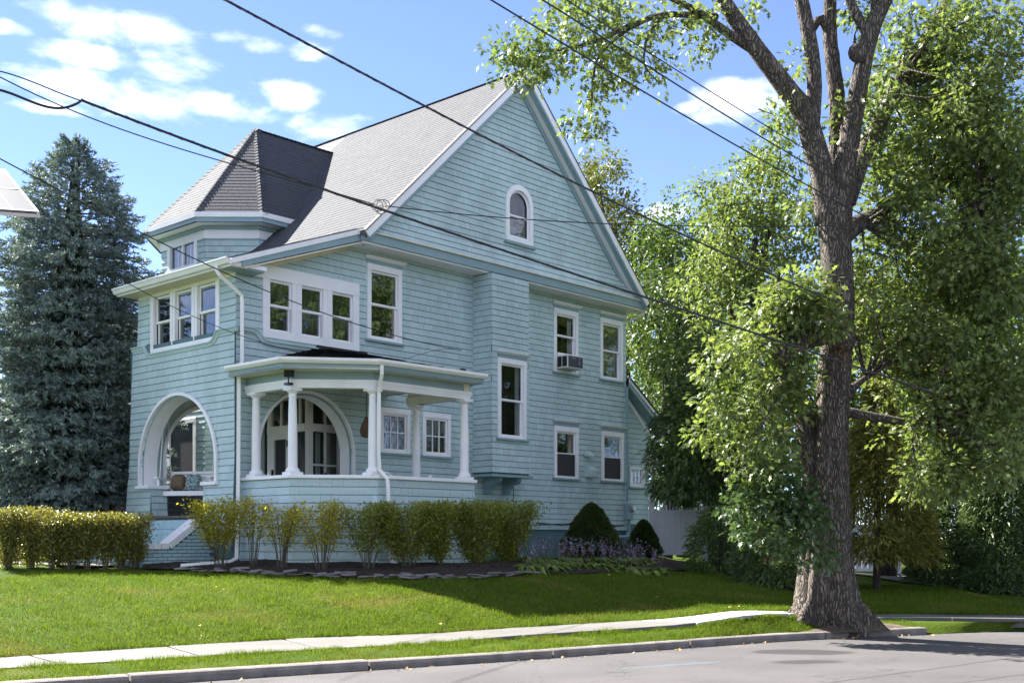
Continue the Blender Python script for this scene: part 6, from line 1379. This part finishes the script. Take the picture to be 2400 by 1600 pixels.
# ---------------------------------------------------------------- overhead wires and the pole-mounted solar panel
def wire(pts, d0, d1, r, label, twist=0., n=28):
    """pts in photo pixels; depth runs from d0 at the first to d1 at the last, straight in plan"""
    x0_, x1_ = pts[0][0], pts[-1][0]; P = []
    xs_ = np.linspace(x0_, x1_, n); ys_ = np.interp(xs_, [p[0] for p in pts], [p[1] for p in pts])
    k = np.polyfit([p[0] for p in pts], [p[1] for p in pts], min(3, len(pts)-1)); ys_ = np.polyval(k, xs_)
    for x, y in zip(xs_, ys_): t = (x - x0_)/(x1_ - x0_); P.append(at(x, y, 1/((1-t)/d0 + t/d1)))
    b = MB(); b.tube(P, r, 7)
    o3 = b.build('overhead_wire', m_wire); tag(o3, label, 'wire', 'overhead wires')
    if twist:
        c = MB(); S = []; T = 0
        for i in range(len(P)-1):
            for q in np.linspace(0, 1, 10, endpoint=False): T += .9; S.append(P[i]*(1-q) + P[i+1]*q + V3(math.cos(T)*r*.9, 0, math.sin(T)*r*.9))
        c.tube(S, r*.45, 5); o4 = c.build('lashing', mat('lashing_wire', (.12, .12, .125), .5, .1, 4), o3)
    return o3
wire([(420, -60), (520, 0), (820, 155), (997, 250), (1101, 303), (1190, 351), (1338, 424), (1471, 485), (1560, 531), (1700, 600), (1834, 655), (1960, 705)], 9., 16.4, .0105, 'thick twisted black cable crossing from top left over the gable', 1)
wire([(189, 237), (571, 372), (878, 480), (1122, 577), (1520, 704), (1837, 794), (2041, 867), (2200, 930)], 10.6, 15.6, .0125, 'thick black cable sagging across the turret and down the gable wall', 1)
wire([(-60, 150), (0, 180), (115, 235), (250, 290), (530, 386), (728, 430), (880, 482)], 10.2, 13., .006, 'thin wire running just below the thick cable over the turret')
wire([(-60, 340), (0, 372), (125, 440), (362, 560), (530, 640), (658, 694), (773, 741), (850, 764), (1000, 803), (1081, 821)], 14., 25.4, .0085, 'service wire from the left edge to the hook on the side wall')
wire([(40, 500), (105, 541), (214, 612), (277, 656), (352, 690), (474, 749), (576, 791), (712, 828)], 16., 21.9, .006, 'thin wire from below the solar panel to the porch roof')
wire([(918, 848), (980, 832), (1040, 818), (1081, 821)], 22.6, 25.3, .005, 'short slack wire between porch roof and wall hook')
wire([(1050, -60), (1153, 0), (1238, 53), (1341, 115), (1473, 196), (1700, 328), (1803, 383), (1931, 455), (2050, 520)], 11., 16.6, .009, 'lowest of the three parallel wires at top right')
wire([(1170, -60), (1273, 0), (1456, 117), (1700, 270), (1906, 392), (2030, 460)], 11., 16.7, .009, 'middle of the three parallel wires at top right')
wire([(1230, -60), (1330, 0), (1456, 83), (1700, 238), (1895, 352), (2020, 425)], 11.2, 16.9, .007, 'uppermost of the three parallel wires at top right')
wire([(905, 483), (1213, 512), (1560, 529), (1650, 531), (2147, 524), (2500, 510)], 13., 15.2, .006, 'level thin wire crossing the gable window to the right')
wire([(-70, 160), (0, 168), (20, 172), (100, 202), (189, 236)], 10.2, 10.6, .006, 'thin straight messenger wire running into the splice, top left')
wire([(-60, 215), (0, 208), (60, 238), (125, 250), (189, 238)], 10.2, 10.6, .012, 'slack cable loop at the splice, top left')
# wire knot by the rake
kn = MB(); c = at(893, 484, 12.95)
for q in range(5):
    rr_ = random.uniform(.04, .085); off = V3(random.uniform(-.04, .04), 0, random.uniform(-.07, .03)); ax = random.uniform(-.6, .6)
    kn.tube([c + off + V3(rr_*math.cos(t), rr_*math.sin(t)*ax, rr_*.8*math.sin(t)) for t in np.linspace(0, 6.28, 18)], .004, 4)
tag(kn.build('wire_coil', m_wire), 'tangled coil of spare wire on the thick cable by the gable edge', 'wire coil')
# hook
hk = MB(); hk.fbox(FS, 5.98, 6.02, 4.65, 5.28, .01, .03).fbox(FS, 5.95, 6.05, 5.24, 5.32, .0, .12); hk.build('wire_hook', m_black, house)
# solar panel on a pole left of the frame
Yp = 9.; sp_ = at(40, 440, Yp); pole_x = at(-260, 440, Yp)[0]; base = (pole_x, Yp + .35, .1); so2 = empty('solar_street_panel', base); tag(so2, 'solar panel with aluminium frame poking in at the left edge', 'solar panel')
a_, b2, c2, d2 = at(-110, 486, Yp - .15), at(93, 500, Yp - .15), at(12, 400, Yp + .45), at(-190, 392, Yp + .45)
pn = np.cross(b2 - a_, d2 - a_); pn /= np.linalg.norm(pn); pn = pn if pn[2] > 0 else -pn
MB().slab([a_ + pn*.012, b2 + pn*.012, c2 + pn*.012, d2 + pn*.012], -pn*.02).build('cells', mat('solar_cells', (.085, .09, .115), .6, .08, 2, spec=.1), so2, off=base)
fr = MB(); cc = (a_ + b2 + c2 + d2)/4
for p, q in ((a_, b2), (b2, c2), (c2, d2), (d2, a_)): inn = (cc - (p+q)/2); inn -= pn*np.dot(inn, pn); inn /= np.linalg.norm(inn); fr.beam(p + pn*.014, q + pn*.014, inn*.022, -pn*.05)
fr.build('frame', mat('aluminium', (.66, .66, .67), .35, .05, 3, metal=.3), so2, off=base)
ln = MB()
for t in (.35, .7): p, q = a_*(1-t) + b2*t, d2*(1-t) + c2*t; ln.beam(p + pn*.0135, q + pn*.0135, (b2-a_)*.006, pn*.002)
for t in (.5,): p, q = a_*(1-t) + d2*t, b2*(1-t) + c2*t; ln.beam(p + pn*.0135, q + pn*.0135, (d2-a_)*.008, pn*.002)
ln.build('cell_lines', m_white, so2, off=base)
MB().tube([base, (pole_x, Yp+.35, 6.5)], .12, 12).build('pole', m_wood, so2, off=base); MB().tube([(pole_x, Yp+.35, 3.75), tuple(cc - pn*.05)], .02, 6).tube([(pole_x, Yp+.35, 4.1), tuple(cc - pn*.05)], .02, 6).build('bracket', m_grey, so2, off=base)

# ---------------------------------------------------------------- trees across the street, behind the viewpoint (they stand in the window reflections)
for i, (x, y, hh, rr_) in enumerate(((15.5, 25, 15, 4.5), (19, 20.5, 17, 5), (24, 26, 18, 6), (21, 33, 17, 6), (-22, -9, 11, 4.5), (-13, -14, 13, 5), (-4, -17, 12, 5), (5, -16, 14, 5.5), (14, -13, 13, 5), (22, -8, 14, 5.5), (30, 0, 13, 5))):
    base = (x, y, 0.); bl = [((x + random.uniform(-1.5, 1.5), y + random.uniform(-1.5, 1.5), hh*.62 + random.uniform(-2, 2)), (rr_*.6, rr_*.6, rr_*.6), 1.) for _ in range(4)]
    tree('street_tree', 'leafy tree beyond the frame, %s' % ('right of the driveway', 'right of the driveway nearer the road', 'far right behind the driveway', 'far right at the back', 'across the road far left', 'left', 'centre left', 'centre', 'centre right', 'right', 'far right')[i], base, bl, [([(x, y, -.05), (x, y, hh*.4), (x, y, hh*.7)], [.3, .24, .1])], m_ever, L=.45, per=12, crad=1.1, dens=1.8, group='trees across the street')

# ---------------------------------------------------------------- far trees that close the view between the trunks
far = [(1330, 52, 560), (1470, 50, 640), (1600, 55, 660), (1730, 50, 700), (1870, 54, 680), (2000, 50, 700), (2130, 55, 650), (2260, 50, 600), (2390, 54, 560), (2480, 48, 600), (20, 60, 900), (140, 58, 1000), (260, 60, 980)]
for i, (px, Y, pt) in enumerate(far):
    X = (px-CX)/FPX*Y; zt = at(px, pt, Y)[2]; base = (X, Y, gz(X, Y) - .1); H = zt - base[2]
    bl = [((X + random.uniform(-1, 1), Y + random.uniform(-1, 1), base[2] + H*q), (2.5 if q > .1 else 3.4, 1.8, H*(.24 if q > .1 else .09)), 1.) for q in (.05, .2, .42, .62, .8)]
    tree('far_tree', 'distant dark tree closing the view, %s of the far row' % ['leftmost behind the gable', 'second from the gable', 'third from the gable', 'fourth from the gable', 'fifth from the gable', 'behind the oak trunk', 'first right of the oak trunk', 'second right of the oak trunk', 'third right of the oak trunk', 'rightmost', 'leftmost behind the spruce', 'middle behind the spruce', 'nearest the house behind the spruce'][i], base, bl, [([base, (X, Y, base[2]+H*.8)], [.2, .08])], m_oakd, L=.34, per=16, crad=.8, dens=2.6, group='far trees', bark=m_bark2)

# ---------------------------------------------------------------- grass
def grass(name, n, xr, fn, h, m_):
    P = []
    X = RNG.uniform(xr[0], xr[1], n); T = RNG.random(n); keep = []
    for x, t in zip(X, T):
        q = fn(x, t)
        if q is None: continue
        px = CX + FPX*q[0]/q[1]
        if -60 < px < 2460: P.append(q)
    P = np.array(P); k = len(P); D = RNG.normal(size=(k, 3))*.42 + np.array([0, 0, 1.]); D /= np.linalg.norm(D, axis=1, keepdims=True)
    dry = (np.sin(1.7*P[:,0] + 2*np.sin(1.3*P[:,1])) + np.sin(2.9*P[:,1] + 1.5*np.sin(2.1*P[:,0])) + RNG.normal(size=k)*.55) > 1.55
    hh = h * RNG.uniform(.5, 1.25, k) * (1 + .28*np.sin(P[:,0]*5.1 + 2*np.sin(P[:,1]*3.7)) + .22*np.sin(P[:,1]*8.3 + 3*np.sin(P[:,0]*6.1))); hh[dry] *= .75
    V, F = fan_leaves(P, D, hh, .0065*np.ones(k)*1.3, 'needle'); ob = npmesh(name, V, F, m_); ob.data.materials.append(m_dry); ob.data.polygons.foreach_set('material_index', dry.astype(np.int32)); tag(ob, 'short mown grass of the lawn and verge', 'grass', kind='stuff')
m_dry = grad_leaf('dry_grass', (.13, .14, .03), (.25, .20, .075), isl=.7, trans=.3, rough=.8, spec=.05)
m_gr = grad_leaf('grass_blade', (.064, .125, .011), (.15, .185, .027), isl=.8, trans=.35, rough=.7, spec=.08)
def lawn_pt(x, t):
    a = yF(x) + .0; b = min(yB(x) + .1, 24); y = a + (b - a)*t**1.15; return (x, y, gz(x, y) - .02)
def verge_pt(x, t):
    if x > 6.5: return None
    a, b = yK(x) + .13, yN(x) - .01
    if b - a < .05: return None
    y = a + (b-a)*t; return (x, y, .08 + t*(sw_z(x) - (.012 if x < -.5 else .05) - .085))
grass('lawn_grass', 190000, (-8.2, 9), lawn_pt, .052, m_gr); grass('verge_grass', 60000, (-8, 6.3), verge_pt, .055, m_gr)
# ragged grass along the pavement edges
def edge_pt(x, t):
    return (x, yF(x) - .05 + .11*t, sw_z(x) - .01)
def edge2_pt(x, t):
    return (x, yN(x) - .07 + .10*t, sw_z(x) - (.03 if x < -.5 else .06)) if x < 4.3 else None
grass('pavement_edge_grass', 11000, (-8, 8), edge_pt, .075, m_gr); grass('verge_edge_grass', 9000, (-8, 4.3), edge2_pt, .07, m_gr)
# fallen leaves
Pl = []
for i in range(230):
    px = random.uniform(0, 2300); x = (px - CX)/FPX*16
    if i < 150: y = yK(x) - .02 - abs(random.gauss(.0, .16)); Pl.append((x, y, .012))
    else: t = random.random(); y = yF(x) + t*(yB(x)-yF(x)); Pl.append((x, y, gz(x, y) + .03))
V, F = fan_leaves(np.array(Pl), unit(len(Pl))*np.array([1, 1, .15]), RNG.uniform(.03, .085, len(Pl)), .04, 'rhomb'); tag(npmesh('fallen_leaves', V, F, mat('fallen_leaf', (.35, .22, .08), .9, .4, 12, isl=.9)), 'dry leaves scattered over lawn and gutter', 'leaves', kind='stuff')
# bare soil and roots round the oak
sb = MB(); pts = [(4.2, 16.9), (5.2, 17.15), (6.3, 17.9), (6.6, 18.6), (5.6, 18.6), (4.6, 18.35), (3.9, 17.6)]
tag(npmesh('tree_pit_soil', [(5.0, 17.5, .22)] + [(x, y, .09) for x, y in pts], [(0, i+1, (i+1) % len(pts) + 1) for i in range(len(pts))], mat('dry_soil', (.10, .075, .05), .95, .35, 9, .8, 50)), kind='structure')
